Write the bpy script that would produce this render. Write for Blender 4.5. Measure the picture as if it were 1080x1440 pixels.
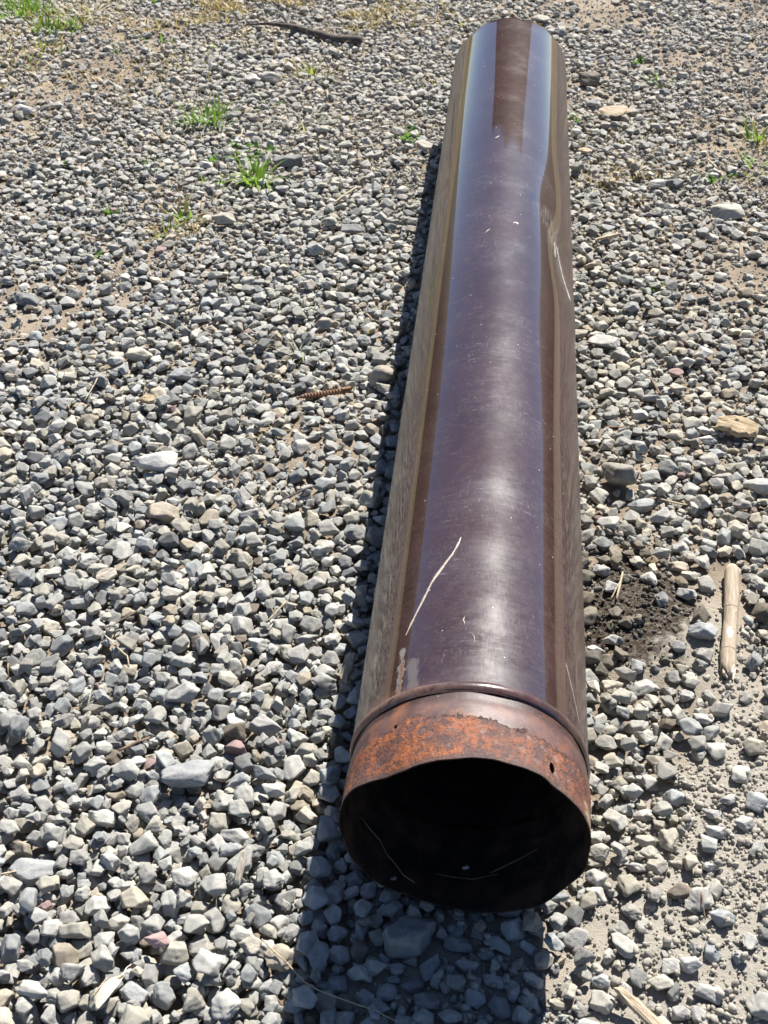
import bpy, bmesh, math, random
import numpy as np
from mathutils import Vector, Matrix, Euler

random.seed(7)
rng = np.random.default_rng(11)
sc = bpy.context.scene
for o in list(bpy.data.objects):
    bpy.data.objects.remove(o)
PI = math.pi
R = 0.125            # pipe radius; the pipe lies along +Y with its mouth at y = 0, z = 0 is the top of the gravel
LEN = 2.03

# ------------------------------------------------------------------ camera
cam = bpy.data.cameras.new('camera')
cam.sensor_fit = 'VERTICAL'; cam.sensor_height = 36.0
cam.lens = 1786.15 / 1440 * 36.0
cam.clip_start = 0.05; cam.clip_end = 2000
co = bpy.data.objects.new('camera', cam); sc.collection.objects.link(co)
co.location = (-0.0054, -0.7624, 1.1832)
pit, yaw = 0.69557, -0.0976
fw = Vector((math.sin(yaw) * math.cos(pit), math.cos(yaw) * math.cos(pit), -math.sin(pit)))
co.rotation_euler = fw.to_track_quat('-Z', 'Y').to_euler()
cam.dof.use_dof = True; cam.dof.focus_distance = 1.65; cam.dof.aperture_fstop = 18
sc.camera = co

# ------------------------------------------------------------------ sky, sun, exposure
SUN = Vector((0.28, 0.87, 1.0)).normalized()
w = bpy.data.worlds.new('World'); sc.world = w; w.use_nodes = True
bg = w.node_tree.nodes['Background']
sky = w.node_tree.nodes.new('ShaderNodeTexSky'); sky.sky_type = 'NISHITA'; sky.sun_disc = False
sky.sun_elevation = math.asin(SUN.z); sky.sun_rotation = math.atan2(SUN.x, SUN.y)
sky.air_density = 0.62; sky.dust_density = 0.12; sky.ozone_density = 2.2
w.node_tree.links.new(sky.outputs[0], bg.inputs[0]); bg.inputs[1].default_value = 0.06
sl = bpy.data.lights.new('sun', 'SUN'); sl.energy = 4.5; sl.angle = math.radians(0.53); sl.color = (1.0, 0.955, 0.88)
so = bpy.data.objects.new('sun', sl); sc.collection.objects.link(so)
so.rotation_euler = (-SUN).to_track_quat('-Z', 'Y').to_euler(); so.location = (2, 6, 6)
sc.view_settings.view_transform = 'Standard'; sc.view_settings.look = 'None'
sc.view_settings.gamma = 1.0; sc.view_settings.use_curve_mapping = False
sc.view_settings.exposure = 1.28

# ------------------------------------------------------------------ helpers
COL = sc.collection
def smooth(me):
    me.polygons.foreach_set('use_smooth', np.ones(len(me.polygons), bool))
def mesh_np(name, v, f):
    me = bpy.data.meshes.new(name)
    me.from_pydata([tuple(p) for p in v], [], [tuple(q) for q in f]); me.update()
    return me
def obj(name, me, mat=None, parent=None):
    o = bpy.data.objects.new(name, me); COL.objects.link(o)
    if mat is not None and len(me.materials) == 0: me.materials.append(mat)
    if parent is not None: o.parent = parent
    return o
def tag(o, label=None, cat=None, group=None, kind=None):
    for k, v in (('label', label), ('category', cat), ('group', group), ('kind', kind)):
        if v: o[k] = v
    return o
def empty(name, loc):
    o = bpy.data.objects.new(name, None); COL.objects.link(o); o.location = loc
    o.empty_display_size = 0.02
    return o

class NT:
    """small node-tree writer"""
    def __init__(s, name):
        s.m = bpy.data.materials.new(name); s.m.use_nodes = True
        s.t = s.m.node_tree; s.b = s.t.nodes['Principled BSDF']
    def n(s, kind, **kw):
        x = s.t.nodes.new(kind)
        for k, v in kw.items(): setattr(x, k, v)
        return x
    def put(s, sock, v):
        if isinstance(v, bpy.types.NodeSocket): s.t.links.new(v, sock)
        elif v is not None:
            if isinstance(v, (tuple, list)) and len(v) == 3 and sock.type == 'RGBA': v = (*v, 1)
            sock.default_value = v
    def math(s, op, a, b=None, c=None, clamp=False):
        x = s.n('ShaderNodeMath', operation=op, use_clamp=clamp)
        for i, v in enumerate((a, b, c)):
            if v is not None: s.put(x.inputs[i], v)
        return x.outputs[0]
    def noise(s, vec, scale, detail=4, rough=0.55, dist=0.0, col=False):
        x = s.n('ShaderNodeTexNoise'); s.put(x.inputs['Vector'], vec)
        x.inputs['Scale'].default_value = scale; x.inputs['Detail'].default_value = detail
        x.inputs['Roughness'].default_value = rough; x.inputs['Distortion'].default_value = dist
        return x.outputs['Color' if col else 'Fac']
    def mapr(s, v, a, b, c=0.0, d=1.0, interp='SMOOTHSTEP'):
        x = s.n('ShaderNodeMapRange', interpolation_type=interp)
        s.put(x.inputs[0], v)
        for i, q in enumerate((a, b, c, d)): s.put(x.inputs[i + 1], q)
        return x.outputs[0]
    def mix(s, fac, a, b, mode='MIX'):
        x = s.n('ShaderNodeMix', data_type='RGBA', blend_type=mode); x.clamp_factor = True
        s.put(x.inputs[0], fac); s.put(x.inputs[6], a); s.put(x.inputs[7], b)
        return x.outputs[2]
    def vmul(s, vec, m):
        x = s.n('ShaderNodeVectorMath', operation='MULTIPLY'); s.put(x.inputs[0], vec); s.put(x.inputs[1], m)
        return x.outputs[0]
    def vadd(s, vec, m):
        x = s.n('ShaderNodeVectorMath', operation='ADD'); s.put(x.inputs[0], vec); s.put(x.inputs[1], m)
        return x.outputs[0]
    def bump(s, h, strength, dist, normal=None):
        x = s.n('ShaderNodeBump'); x.inputs['Strength'].default_value = strength; x.inputs['Distance'].default_value = dist
        s.put(x.inputs['Height'], h)
        if normal is not None: s.put(x.inputs['Normal'], normal)
        return x.outputs[0]
    def set(s, **kw):
        for k, v in kw.items(): s.put(s.b.inputs[k.replace('_', ' ')], v)
    def obco(s):
        return s.n('ShaderNodeTexCoord').outputs['Object']
    def pos(s):
        return s.n('ShaderNodeNewGeometry').outputs['Position']

# ------------------------------------------------------------------ where the gravel lies
def sstep(x, a, b):
    t = np.clip((x - a) / (b - a), 0, 1); return t * t * (3 - 2 * t)
def blob(x, y, cx, cy, rx, ry):
    return np.exp(-(((x - cx) / rx) ** 2 + ((y - cy) / ry) ** 2))
_K = [(rng.normal(0, 1, 2) * s, rng.uniform(0, 6.28), a) for s, a in ((2.2, 1.0), (4.5, 0.8), (8, 0.6), (13, 0.45), (20, .3)) for _ in range(5)]
def wob(x, y):
    r = 0
    for k, ph, a in _K: r = r + a * np.sin(k[0] * x + k[1] * y + ph)
    return r / 3.2
def sparse(x, y):
    """0 where gravel lies thick, 1 where sandy earth shows between few stones"""
    s = 1.0 * blob(x, y, 0.29, -0.02, 0.19, 0.22) + 0.55 * blob(x, y, 0.36, 0.22, 0.14, 0.16)
    s += 0.72 * blob(x, y, 0.2152, 0.4759, 0.085, 0.10) + 0.45 * blob(x, y, -0.03, -0.09, 0.17, 0.13) + 0.38 * blob(x, y, 0.33, 0.45, 0.06, 0.2)
    far = sstep(y, 1.25, 1.9)
    s += far * (0.64 + 0.40 * wob(x, y))
    s += 0.28 * blob(x, y, -1.2001, 2.4125, 0.30, 0.28) + 0.5 * blob(x, y, -0.6611, 2.7361, 0.25, 0.18)
    s += 0.25 * blob(x, y, -0.9515, 1.5168, 0.35, 0.18) + 0.4 * blob(x, y, -0.8247, 2.1640, .3, .15)
    s += 0.35 * blob(x, y, 0.3521, 1.8441, 0.2, 0.12) + 0.12 * np.clip(wob(x * 1.7 + 3, y * 1.7), -1, 1)
    return np.clip(s, 0, 1 - .34 * far)
def ground_z(x, y):
    s = sparse(x, y)
    return -0.032 + 0.022 * s + 0.004 * wob(x * 1.5, y * 1.5) + 0.010 * sstep(y, .9, 1.7) * (1 - s)
def soil(x, y):
    return np.clip(blob(x, y, 0.1977, 0.5017, 0.095, 0.115) * (1 + .35 * wob(x * 6, y * 6)), 0, 1)

# ------------------------------------------------------------------ ground: one sheet, fine near, reaching the horizon
def axis(a, b, step):
    core = list(np.arange(a, b + step / 2, step)); out = []; d = step * 2; v = b
    while v < 900: v += d; d *= 1.35; out.append(v)
    lo = []; d = step * 2; v = a
    while v > -900: v -= d; d *= 1.35; lo.append(v)
    return np.array(lo[::-1] + core + out)
gx, gy = axis(-2.1, 1.5, 0.009), axis(-0.7, 4.2, 0.011)
GX, GY = np.meshgrid(gx, gy)
inside = (1 - sstep(np.abs(GX + 0.3), 3, 6)) * (1 - sstep(np.abs(GY - 1.5), 4, 7))
GZ = np.where(inside > 0, ground_z(GX, GY), -0.02) * inside - 0.02 * (1 - inside)
GZ = GZ + inside * rng.normal(0, 0.0011, GZ.shape)
far_r = np.hypot(GX, GY - 1)
GZ = GZ + sstep(far_r, 8, 40) * 0.15 * np.sin(GX * .11) * np.cos(GY * .07)
nx, ny = len(gx), len(gy)
idx = np.arange(nx * ny).reshape(ny, nx)
q = np.stack([idx[:-1, :-1], idx[:-1, 1:], idx[1:, 1:], idx[1:, :-1]], -1).reshape(-1, 4)
me = bpy.data.meshes.new('ground')
me.vertices.add(nx * ny); me.vertices.foreach_set('co', np.stack([GX, GY, GZ], -1).ravel().astype(np.float32))
me.loops.add(q.size); me.loops.foreach_set('vertex_index', q.ravel().astype(np.int32))
me.polygons.add(len(q)); me.polygons.foreach_set('loop_start', np.arange(0, q.size, 4, dtype=np.int32))
me.update(calc_edges=True); smooth(me)
at = me.attributes.new('sandy', 'FLOAT', 'POINT'); at.data.foreach_set('value', (sparse(GX, GY) * (GY < 1.2)).ravel().astype(np.float32))
at = me.attributes.new('damp', 'FLOAT', 'POINT'); at.data.foreach_set('value', soil(GX, GY).ravel().astype(np.float32))
T = NT('earth'); P = T.pos()
sandy = T.n('ShaderNodeAttribute', attribute_name='sandy').outputs['Fac']
damp = T.n('ShaderNodeAttribute', attribute_name='damp').outputs['Fac']
n1 = T.noise(P, 9, 6, .6); n2 = T.noise(P, 160, 5, .65); n3 = T.noise(P, 2.2, 4, .6)
c = T.mix(T.mapr(n1, .35, .65), (.185, .145, .105), (.32, .262, .20))
c = T.mix(T.mapr(sandy, .15, .7), c, T.mix(n1, (.31, .285, .24), (.375, .348, .30)))
c = T.mix(T.mapr(T.math('ADD', damp, T.math('MULTIPLY', T.math('SUBTRACT', T.noise(P, 30, 5, .6), .5), .9)), .42, .62), c, (.05, .036, .025))
c = T.mix(T.math('MULTIPLY', T.mapr(n2, .45, .7), .5), c, T.mix(n1, (.36, .34, .31), (.22, .2, .18)))
sep = T.n('ShaderNodeSeparateXYZ'); T.put(sep.inputs[0], P)
fm = T.mapr(T.math('ADD', sep.outputs[1], T.math('MULTIPLY', n3, 1.6)), 4.4, 6.5)
c = T.mix(fm, c, T.mix(T.mapr(T.noise(P, 1.3, 5, .6), .4, .6), (.24, .19, .10), (.11, .12, .045)))
n4 = T.noise(P, 520, 4, .7)
h = T.math('ADD', T.math('MULTIPLY', n2, .8), T.math('MULTIPLY', n4, .5))
T.set(Base_Color=c, Roughness=.95, Normal=T.bump(h, .9, .004)); T.b.inputs['Specular IOR Level'].default_value = .15
ground = obj('ground', me, T.m); tag(ground, 'grey brown earth under and between the gravel', kind='structure')

# ------------------------------------------------------------------ stone shapes: rounded polyhedra
def ico(sub):
    bm = bmesh.new(); bmesh.ops.create_icosphere(bm, subdivisions=sub, radius=1)
    v = np.array([p.co[:] for p in bm.verts]); f = np.array([[q.index for q in p.verts] for p in bm.faces]); bm.free()
    return v / np.linalg.norm(v, axis=1, keepdims=True), f
ICO = {k: ico(k) for k in (2, 3, 4)}
def lump(d, r, amp, k0):
    o = np.zeros(len(d))
    for i in range(7):
        k = r.normal(0, 1, 3) * k0 * (1 + i * .55); o += np.sin(d @ k + r.uniform(0, 6.28)) * amp / (1 + i * .6)
    return o
def stone_verts(seed, sub, axes, planes=11, sharp=16, rough=.035):
    r = np.random.default_rng(seed); d, f = ICO[sub]
    nrm = r.normal(0, 1, (planes, 3)); nrm /= np.linalg.norm(nrm, axis=1, keepdims=True)
    for _ in range(14):                                   # spread the facets
        df = nrm[:, None] - nrm[None]; l = (df ** 2).sum(-1) + np.eye(planes) + .05
        nrm += .05 * (df / l[..., None] ** 1.5).sum(1); nrm /= np.linalg.norm(nrm, axis=1, keepdims=True)
    dist = r.uniform(.60, 1.0, planes)
    g = np.maximum(d @ nrm.T, 0) / dist
    rad = (g ** sharp).sum(1) ** (-1 / sharp)
    rad = np.clip(rad, .3, 1.45)
    rad *= 1 + lump(d, r, rough, 3.2) + lump(d, r, rough * .35, 9)
    v = d * rad[:, None]
    v -= (v.max(0) + v.min(0)) / 2
    v /= np.abs(v).max(0)                                  # unit half sizes, then the stone's own proportions
    return v * np.array(axes), f
def stone_mesh(name, *a, **k):
    v, f = stone_verts(*a, **k); me = mesh_np(name, v, f); smooth(me); return me
PROTO = []; AXES = []
for i in range(60):
    r = np.random.default_rng(500 + i)
    ax = (1.0, r.uniform(.66, .98), r.uniform(.44, .72))
    if i % 9 == 0: ax = (1.0, r.uniform(.5, .62), r.uniform(.36, .5))
    PROTO.append(stone_mesh('gravel_stone', 100 + i, 4, ax, planes=int(r.integers(7, 12)), sharp=float(r.uniform(20, 70)), rough=float(r.uniform(.02, .045))))
    AXES.append(ax)
PEB = [stone_mesh('pebble', 900 + i, 2, (1, random.uniform(.7, .95), random.uniform(.55, .8)), planes=8, sharp=24, rough=.03) for i in range(16)]

# stone material: the tone comes from each stone
T = NT('gravel_stone'); oc = T.obco()
tone = T.n('ShaderNodeAttribute', attribute_type='INSTANCER', attribute_name='tone').outputs['Color']
off = T.vadd(oc, T.vmul(tone, (37.0, 71.0, 53.0)))
a = T.noise(off, 1.6, 5, .6); b_ = T.noise(off, 14, 5, .7); d_ = T.noise(off, 45, 3, .7)
c = T.mix(T.mapr(a, .3, .7), T.mix(1.0, tone, (.78, .78, .78), 'MULTIPLY'), T.mix(1.0, tone, (1.15, 1.13, 1.09), 'MULTIPLY'))
c = T.mix(T.mapr(b_, .55, .72, 0, .55), c, T.mix(.5, tone, (.52, .49, .44)))
c = T.mix(T.mapr(d_, .56, .72, 0, .42), c, (.10, .098, .095))
h = T.math('ADD', T.math('MULTIPLY', b_, .6), T.math('MULTIPLY', d_, .4))
T.set(Base_Color=c, Roughness=.86, Normal=T.bump(h, .75, .0018)); T.b.inputs['Specular IOR Level'].default_value = .32
MSTONE = T.m
# the same for stones with their own full-size meshes (object coordinates in metres)
T = NT('rough_stone'); oc = T.obco()
tone = T.n('ShaderNodeAttribute', attribute_type='INSTANCER', attribute_name='tone').outputs['Color']
off = T.vadd(oc, T.vmul(tone, (37.0, 71.0, 53.0)))
a = T.noise(off, 90, 5, .6); b_ = T.noise(off, 500, 5, .7); d_ = T.noise(off, 2000, 3, .7)
c = T.mix(T.mapr(a, .3, .7), T.mix(1.0, tone, (.80, .80, .82), 'MULTIPLY'), T.mix(1.0, tone, (1.15, 1.12, 1.08), 'MULTIPLY'))
c = T.mix(T.mapr(b_, .55, .72, 0, .55), c, T.mix(.5, tone, (.52, .49, .44)))
c = T.mix(T.mapr(d_, .56, .72, 0, .42), c, (.10, .098, .095))
h = T.math('ADD', T.math('MULTIPLY', a, .8), T.math('MULTIPLY', b_, .5))
T.set(Base_Color=c, Roughness=.82, Normal=T.bump(h, .7, .003)); T.b.inputs['Specular IOR Level'].default_value = .32
MROCK = T.m
for m_ in PROTO + PEB: m_.materials.append(MSTONE)

TONES = {'grey': (0.361, 0.358, 0.341), 'blue': (0.312, 0.326, 0.328), 'pale': (0.433, 0.429, 0.399), 'warm': (0.384, 0.366, 0.316),
         'slate': (0.202, 0.207, 0.208), 'umber': (0.178, 0.152, 0.121), 'tan': (0.384, 0.338, 0.269), 'beige': (0.451, 0.415, 0.341),
         'white': (0.481, 0.477, 0.458), 'mauve': (0.269, 0.193, 0.190), 'pink': (0.384, 0.260, 0.251), 'bluepale': (0.289, 0.298, 0.303),
         'round': (0.346, 0.314, 0.269), 'rock': (0.259, 0.241, 0.212)}

# ------------------------------------------------------------------ dropping the gravel
RES = 0.003
X0, X1, Y0, Y1 = -2.05, 1.35, -0.62, 4.1
HX, HY = int((X1 - X0) / RES) + 1, int((Y1 - Y0) / RES) + 1
hx = X0 + np.arange(HX) * RES; hy = Y0 + np.arange(HY) * RES
GZh = ground_z(hx[:, None], hy[None, :])
Hm = GZh.copy()
def rotm(ez, tx, ty):
    return np.array(Euler((tx, ty, ez), 'XYZ').to_matrix())
def caps(ax, M, size):
    """lower and upper surface of the stone's ellipsoid on the height grid"""
    ext = size * max(ax) * 1.0; k = int(math.ceil(ext / RES))
    g = np.arange(-k, k + 1) * RES
    xx, yy = g[:, None], g[None, :]
    D = np.diag(1 / (np.array(ax) * size * .93) ** 2); A = M @ D @ M.T
    b = A[0, 2] * xx + A[1, 2] * yy
    cc = A[0, 0] * xx ** 2 + 2 * A[0, 1] * xx * yy + A[1, 1] * yy ** 2 - 1
    disc = b * b - A[2, 2] * cc
    ok = disc > 0; s = np.sqrt(np.where(ok, disc, 0))
    lo = np.where(ok, (-b - s) / A[2, 2], 9.0); up = np.where(ok, (-b + s) / A[2, 2], -9.0)
    return k, lo, up
def stamp(x, y, k, up, z):
    i, j = int(round((x - X0) / RES)), int(round((y - Y0) / RES))
    sl_ = Hm[i - k:i + k + 1, j - k:j + k + 1]
    if sl_.shape == up.shape: np.maximum(sl_, z + up, out=sl_)
def land(x, y, k, lo):
    i, j = int(round((x - X0) / RES)), int(round((y - Y0) / RES))
    if i - k < 0 or j - k < 0 or i + k >= HX or j + k >= HY: return 9.0
    return float((Hm[i - k:i + k + 1, j - k:j + k + 1] - lo).max())
def height(x, y):
    i, j = int(round((x - X0) / RES)), int(round((y - Y0) / RES))
    return float(Hm[min(max(i, 0), HX - 1), min(max(j, 0), HY - 1)])

STONES = [
(0.2346, 0.0546, 0.0126, 0.009, 0.0078, 'umber', 'dark brown pointed stone on the bare sandy patch right of the pipe mouth'),
(0.2408, 0.1822, 0.0151, 0.0091, 0.0086, 'blue', 'rounded blocky blue-grey stone casting a deep shadow on sand right of the rusty collar'),
(0.2032, 0.1204, 0.0123, 0.0087, 0.0076, 'warm', ''),
(0.1895, 0.0853, 0.0124, 0.0075, 0.007, 'grey', ''),
(0.2133, 0.0849, 0.012, 0.0095, 0.0075, 'warm', 'tan-grey leaning stone touching its neighbour on sandy ground right of pipe mouth'),
(0.1465, 0.0656, 0.0123, 0.0102, 0.0076, 'pale', 'pale rounded stone standing close to the right rim of the pipe mouth'),
(0.1515, 0.124, 0.0111, 0.0093, 0.0069, 'pale', ''),
(0.2811, 0.1357, 0.0123, 0.0077, 0.0076, 'grey', ''),
(0.3149, 0.1507, 0.012, 0.009, 0.0074, 'pale', 'pale square-topped stone near the right edge beside a larger blue-grey stone'),
(0.332, 0.18, 0.0138, 0.0126, 0.0086, 'blue', 'large blue-grey stone at the right edge above the sandy patch'),
(0.2805, 0.161, 0.0129, 0.0077, 0.0066, 'grey', ''),
(0.2765, 0.0248, 0.0142, 0.0085, 0.0076, 'blue', 'flat-topped blue-grey stone lying on two pebbles at lower right'),
(0.1236, -0.0095, 0.0126, 0.014, 0.0078, 'grey', 'upright speckled grey stone alone on sand by the edge of the pipe shadow'),
(0.2209, -0.0358, 0.0116, 0.0122, 0.0072, 'pale', ''),
(0.2396, -0.034, 0.0109, 0.009, 0.0067, 'pale', ''),
(0.2073, -0.0561, 0.0136, 0.0088, 0.0084, 'warm', 'rough warm grey stone in front of a pale pair at lower right'),
(0.2533, -0.0625, 0.0149, 0.009, 0.0075, 'grey', 'broad rough grey stone at lower right with a small stone tucked behind'),
(0.1482, -0.0827, 0.0134, 0.0103, 0.0083, 'warm', 'broad smooth tan-grey stone just left of the wood splinter at bottom'),
(0.1477, -0.0573, 0.01, 0.0075, 0.0062, 'blue', ''),
(0.2628, -0.0156, 0.0091, 0.0115, 0.0057, 'blue', ''),
(0.3027, -0.0011, 0.0103, 0.0121, 0.0064, 'grey', ''),
(0.2891, -0.0187, 0.0073, 0.0082, 0.0045, 'blue', ''),
(0.2447, -0.0869, 0.0095, 0.0099, 0.0059, 'grey', ''),
(0.1712, -0.0697, 0.0082, 0.0114, 0.0051, 'grey', ''),
(0.2254, -0.0858, 0.0112, 0.0067, 0.0063, 'grey', ''),
(0.1342, -0.1074, 0.0139, 0.0084, 0.0073, 'pale', ''),
(0.2031, 0.1584, 0.0129, 0.0078, 0.0061, 'pale', ''),
(0.1923, 0.1825, 0.0131, 0.0099, 0.0081, 'grey', ''),
(0.2985, 0.1808, 0.0114, 0.0074, 0.0071, 'grey', ''),
(0.2719, 0.0897, 0.0097, 0.0058, 0.0058, 'blue', ''),
(0.1514, 0.0974, 0.0118, 0.0098, 0.0073, 'warm', ''),
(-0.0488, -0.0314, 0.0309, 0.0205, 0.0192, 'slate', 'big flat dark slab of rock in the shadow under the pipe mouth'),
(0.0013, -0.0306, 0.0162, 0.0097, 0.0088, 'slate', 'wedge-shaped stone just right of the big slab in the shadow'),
(-0.1264, -0.0281, 0.0115, 0.0109, 0.0071, 'grey', ''),
(-0.1218, -0.0533, 0.0121, 0.0096, 0.0075, 'grey', ''),
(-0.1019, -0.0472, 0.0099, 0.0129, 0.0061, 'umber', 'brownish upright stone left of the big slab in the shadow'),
(-0.0823, -0.0655, 0.013, 0.0096, 0.0081, 'grey', ''),
(-0.1212, -0.0812, 0.0111, 0.0105, 0.0069, 'blue', ''),
(-0.1001, -0.0752, 0.0112, 0.008, 0.0069, 'grey', ''),
(-0.0687, -0.0863, 0.0111, 0.0096, 0.0069, 'grey', 'round stone in the shadow below the left corner of the big slab'),
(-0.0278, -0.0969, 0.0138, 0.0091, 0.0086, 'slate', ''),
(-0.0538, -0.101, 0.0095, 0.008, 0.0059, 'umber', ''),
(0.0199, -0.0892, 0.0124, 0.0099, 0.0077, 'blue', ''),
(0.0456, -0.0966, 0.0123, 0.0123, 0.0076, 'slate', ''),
(0.0391, -0.0671, 0.0126, 0.0075, 0.0067, 'grey', ''),
(0.0689, -0.1026, 0.0102, 0.0089, 0.0063, 'grey', ''),
(0.0791, -0.0632, 0.0126, 0.0075, 0.007, 'grey', 'stone crossed by the right edge of the pipe shadow'),
(0.0104, -0.0525, 0.0127, 0.0076, 0.0068, 'grey', ''),
(-0.0901, -0.0946, 0.01, 0.0087, 0.0062, 'grey', ''),
(-0.0035, -0.1127, 0.0123, 0.0074, 0.0068, 'grey', ''),
(-0.0473, -0.1184, 0.0108, 0.0086, 0.0067, 'grey', ''),
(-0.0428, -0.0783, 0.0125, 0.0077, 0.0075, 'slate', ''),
(-0.1032, -0.0021, 0.0101, 0.0134, 0.0063, 'grey', ''),
(0.2532, 0.6186, 0.0145, 0.0087, 0.0083, 'pale', ''),
(0.2827, 0.6292, 0.0126, 0.0089, 0.0078, 'grey', ''),
(0.1801, 0.5301, 0.0111, 0.0119, 0.0069, 'grey', 'two-toned grey stone beside the pale straw on the dark soil'),
(0.2335, 0.557, 0.0122, 0.0107, 0.0076, 'pale', 'pale pentagonal stone standing on the dark damp soil patch'),
(0.2915, 0.5699, 0.0142, 0.0085, 0.0066, 'warm', 'brick-shaped warm grey stone left of the top of the thick stick'),
(0.2766, 0.5891, 0.0153, 0.0092, 0.0067, 'tan', 'tan wedge stone at the upper edge of the dark soil patch'),
(0.2833, 0.5303, 0.0144, 0.0098, 0.009, 'grey', ''),
(0.2467, 0.5113, 0.01, 0.0123, 0.0062, 'slate', 'dark pitted stone in the middle of the dark soil patch'),
(0.1829, 0.4815, 0.0109, 0.0122, 0.0067, 'umber', ''),
(0.196, 0.4625, 0.0108, 0.0086, 0.0067, 'umber', ''),
(0.2141, 0.4697, 0.0099, 0.0092, 0.0061, 'umber', ''),
(0.1781, 0.4317, 0.013, 0.0098, 0.008, 'grey', ''),
(0.1573, 0.4141, 0.0133, 0.008, 0.0076, 'pale', 'pale stone beside the pipe below the dark soil patch'),
(0.2106, 0.3913, 0.0095, 0.0113, 0.0059, 'blue', 'egg-shaped bluish stone at the lower edge of the dark soil'),
(0.2637, 0.4283, 0.0115, 0.0079, 0.0071, 'grey', ''),
(0.298, 0.4552, 0.0214, 0.0128, 0.0119, 'blue', 'large wedge-shaped blue-grey stone left of the middle of the thick stick'),
(0.1866, 0.3376, 0.0128, 0.0127, 0.008, 'warm', 'long rounded warm grey stone standing beside the pipe near its bead'),
(0.2149, 0.3572, 0.0201, 0.012, 0.006, 'pale', 'long flat pale stone below the dark soil patch'),
(0.2224, 0.3375, 0.0119, 0.0089, 0.0074, 'warm', ''),
(0.2677, 0.3467, 0.012, 0.0083, 0.0074, 'grey', ''),
(0.1738, 0.5941, 0.0124, 0.0075, 0.0063, 'umber', 'rounded brown stone next to the pipe at the top of the soil patch'),
(0.1681, 0.5711, 0.0138, 0.0083, 0.0074, 'grey', ''),
(0.2014, 0.7739, 0.03, 0.018, 0.0169, 'rock', 'biggest angular brown-grey rock right of the pipe'),
(0.2326, 0.7255, 0.0199, 0.012, 0.0094, 'blue', 'blue-grey stone leaning on the biggest rock right of the pipe'),
(0.1932, 1.1724, 0.031, 0.0186, 0.0084, 'pale', 'flat pale elongated stone right beside the pipe middle'),
(0.3656, 1.1567, 0.0166, 0.0156, 0.0103, 'pale', 'tall pale faceted stone among right-hand gravel above the white stone'),
(0.3466, 0.8995, 0.0151, 0.0091, 0.0084, 'white', 'small clean white stone beside the yellowish bark chip'),
(0.2448, 0.958, 0.0149, 0.0102, 0.0093, 'pale', ''),
(0.4111, 0.7839, 0.0224, 0.0134, 0.0112, 'pale', 'large pale stone at the right edge below the bark chip'),
(0.2584, 0.695, 0.0171, 0.0102, 0.0078, 'grey', ''),
(0.3567, 0.8684, 0.0171, 0.0103, 0.0066, 'blue', ''),
(-0.1817, 1.0141, 0.0238, 0.0166, 0.0148, 'round', 'smooth rounded tan-grey cobble beside the pipe and the rusty screw'),
(-0.3039, 1.0043, 0.0196, 0.0118, 0.0098, 'pale', 'pale faceted stone above the rusty screw'),
(-0.2528, 1.0465, 0.0139, 0.0087, 0.0081, 'grey', ''),
(-0.197, 0.9555, 0.0157, 0.0094, 0.0087, 'pale', ''),
(-0.6062, 1.0479, 0.0263, 0.0158, 0.0128, 'beige', 'blocky beige stone standing out in the left gravel'),
(-0.5043, 0.742, 0.0348, 0.0209, 0.013, 'white', 'largest whitish angular stone in the left gravel'),
(-0.4688, 0.6336, 0.026, 0.0156, 0.0125, 'tan', 'broad tan-grey stone below the largest whitish stone'),
(-0.3604, 0.2805, 0.0221, 0.0139, 0.0137, 'grey', 'broad square rough grey stone in the left gravel above the flat slab'),
(-0.3233, 0.1516, 0.0322, 0.0193, 0.013, 'bluepale', 'wide flat pale blue-grey slab in the left foreground gravel'),
(-0.2796, 0.2084, 0.0136, 0.0082, 0.0083, 'mauve', 'dusky mauve-red stone left of the rusty collar'),
(-0.3096, -0.0643, 0.0139, 0.0084, 0.0074, 'pink', 'pinkish red faceted stone in the lower left gravel'),
(-0.2497, 0.2448, 0.0224, 0.0135, 0.0123, 'grey', 'big grey stone halfway between mauve stone and pipe'),
(-0.4693, 0.0163, 0.0271, 0.0163, 0.0099, 'bluepale', 'long bone-shaped grey stone lying at the left edge'),
(-0.4131, 0.0941, 0.0177, 0.0106, 0.0079, 'pale', 'flat-topped pale stone in the left foreground'),
(-0.3007, 0.02, 0.0154, 0.0137, 0.0095, 'pale', 'tall pale blocky stone in the lower left gravel'),
(-0.1796, 0.1219, 0.0149, 0.009, 0.0091, 'beige', 'beige rounded stone near the shadow left of the pipe mouth'),
(-0.2572, 0.0821, 0.0175, 0.0105, 0.0101, 'grey', ''),
(-0.3227, -0.1158, 0.015, 0.0124, 0.0093, 'blue', 'large blue-grey stone near the bottom beside the pale dry leaf'),
(-0.2278, -0.0364, 0.0156, 0.0094, 0.0072, 'pale', 'speckled pale oval stone in the lower left gravel'),
(-0.4644, -0.0612, 0.0122, 0.0088, 0.0076, 'blue', 'strongly blue stone at the left edge near the bottom'),
(0.1949, 2.3482, 0.0288, 0.0246, 0.0177, 'umber', 'dark brown upright rock right of the far end of the pipe'),
(-0.4683, 1.8223, 0.0356, 0.0214, 0.0139, 'slate', 'dark slate-grey stone behind the bright green grass tufts'),
(-0.585, 2.2951, 0.0289, 0.0174, 0.0118, 'warm', 'rounded warm grey stone of a pair in front of the dark branch'),
(-0.6305, 2.2813, 0.0245, 0.0147, 0.0085, 'pale', 'low pale stone of a pair in front of the dark branch'),
(-1.1285, 2.0368, 0.03, 0.018, 0.01, 'pale', 'low pale stone by the left edge in the far gravel'),
(-0.5548, 1.5436, 0.0258, 0.0155, 0.0107, 'warm', ''),
(-0.3563, 1.4368, 0.022, 0.0132, 0.0114, 'grey', ''),
(-0.2947, 1.5381, 0.0255, 0.0153, 0.009, 'slate', ''),
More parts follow.
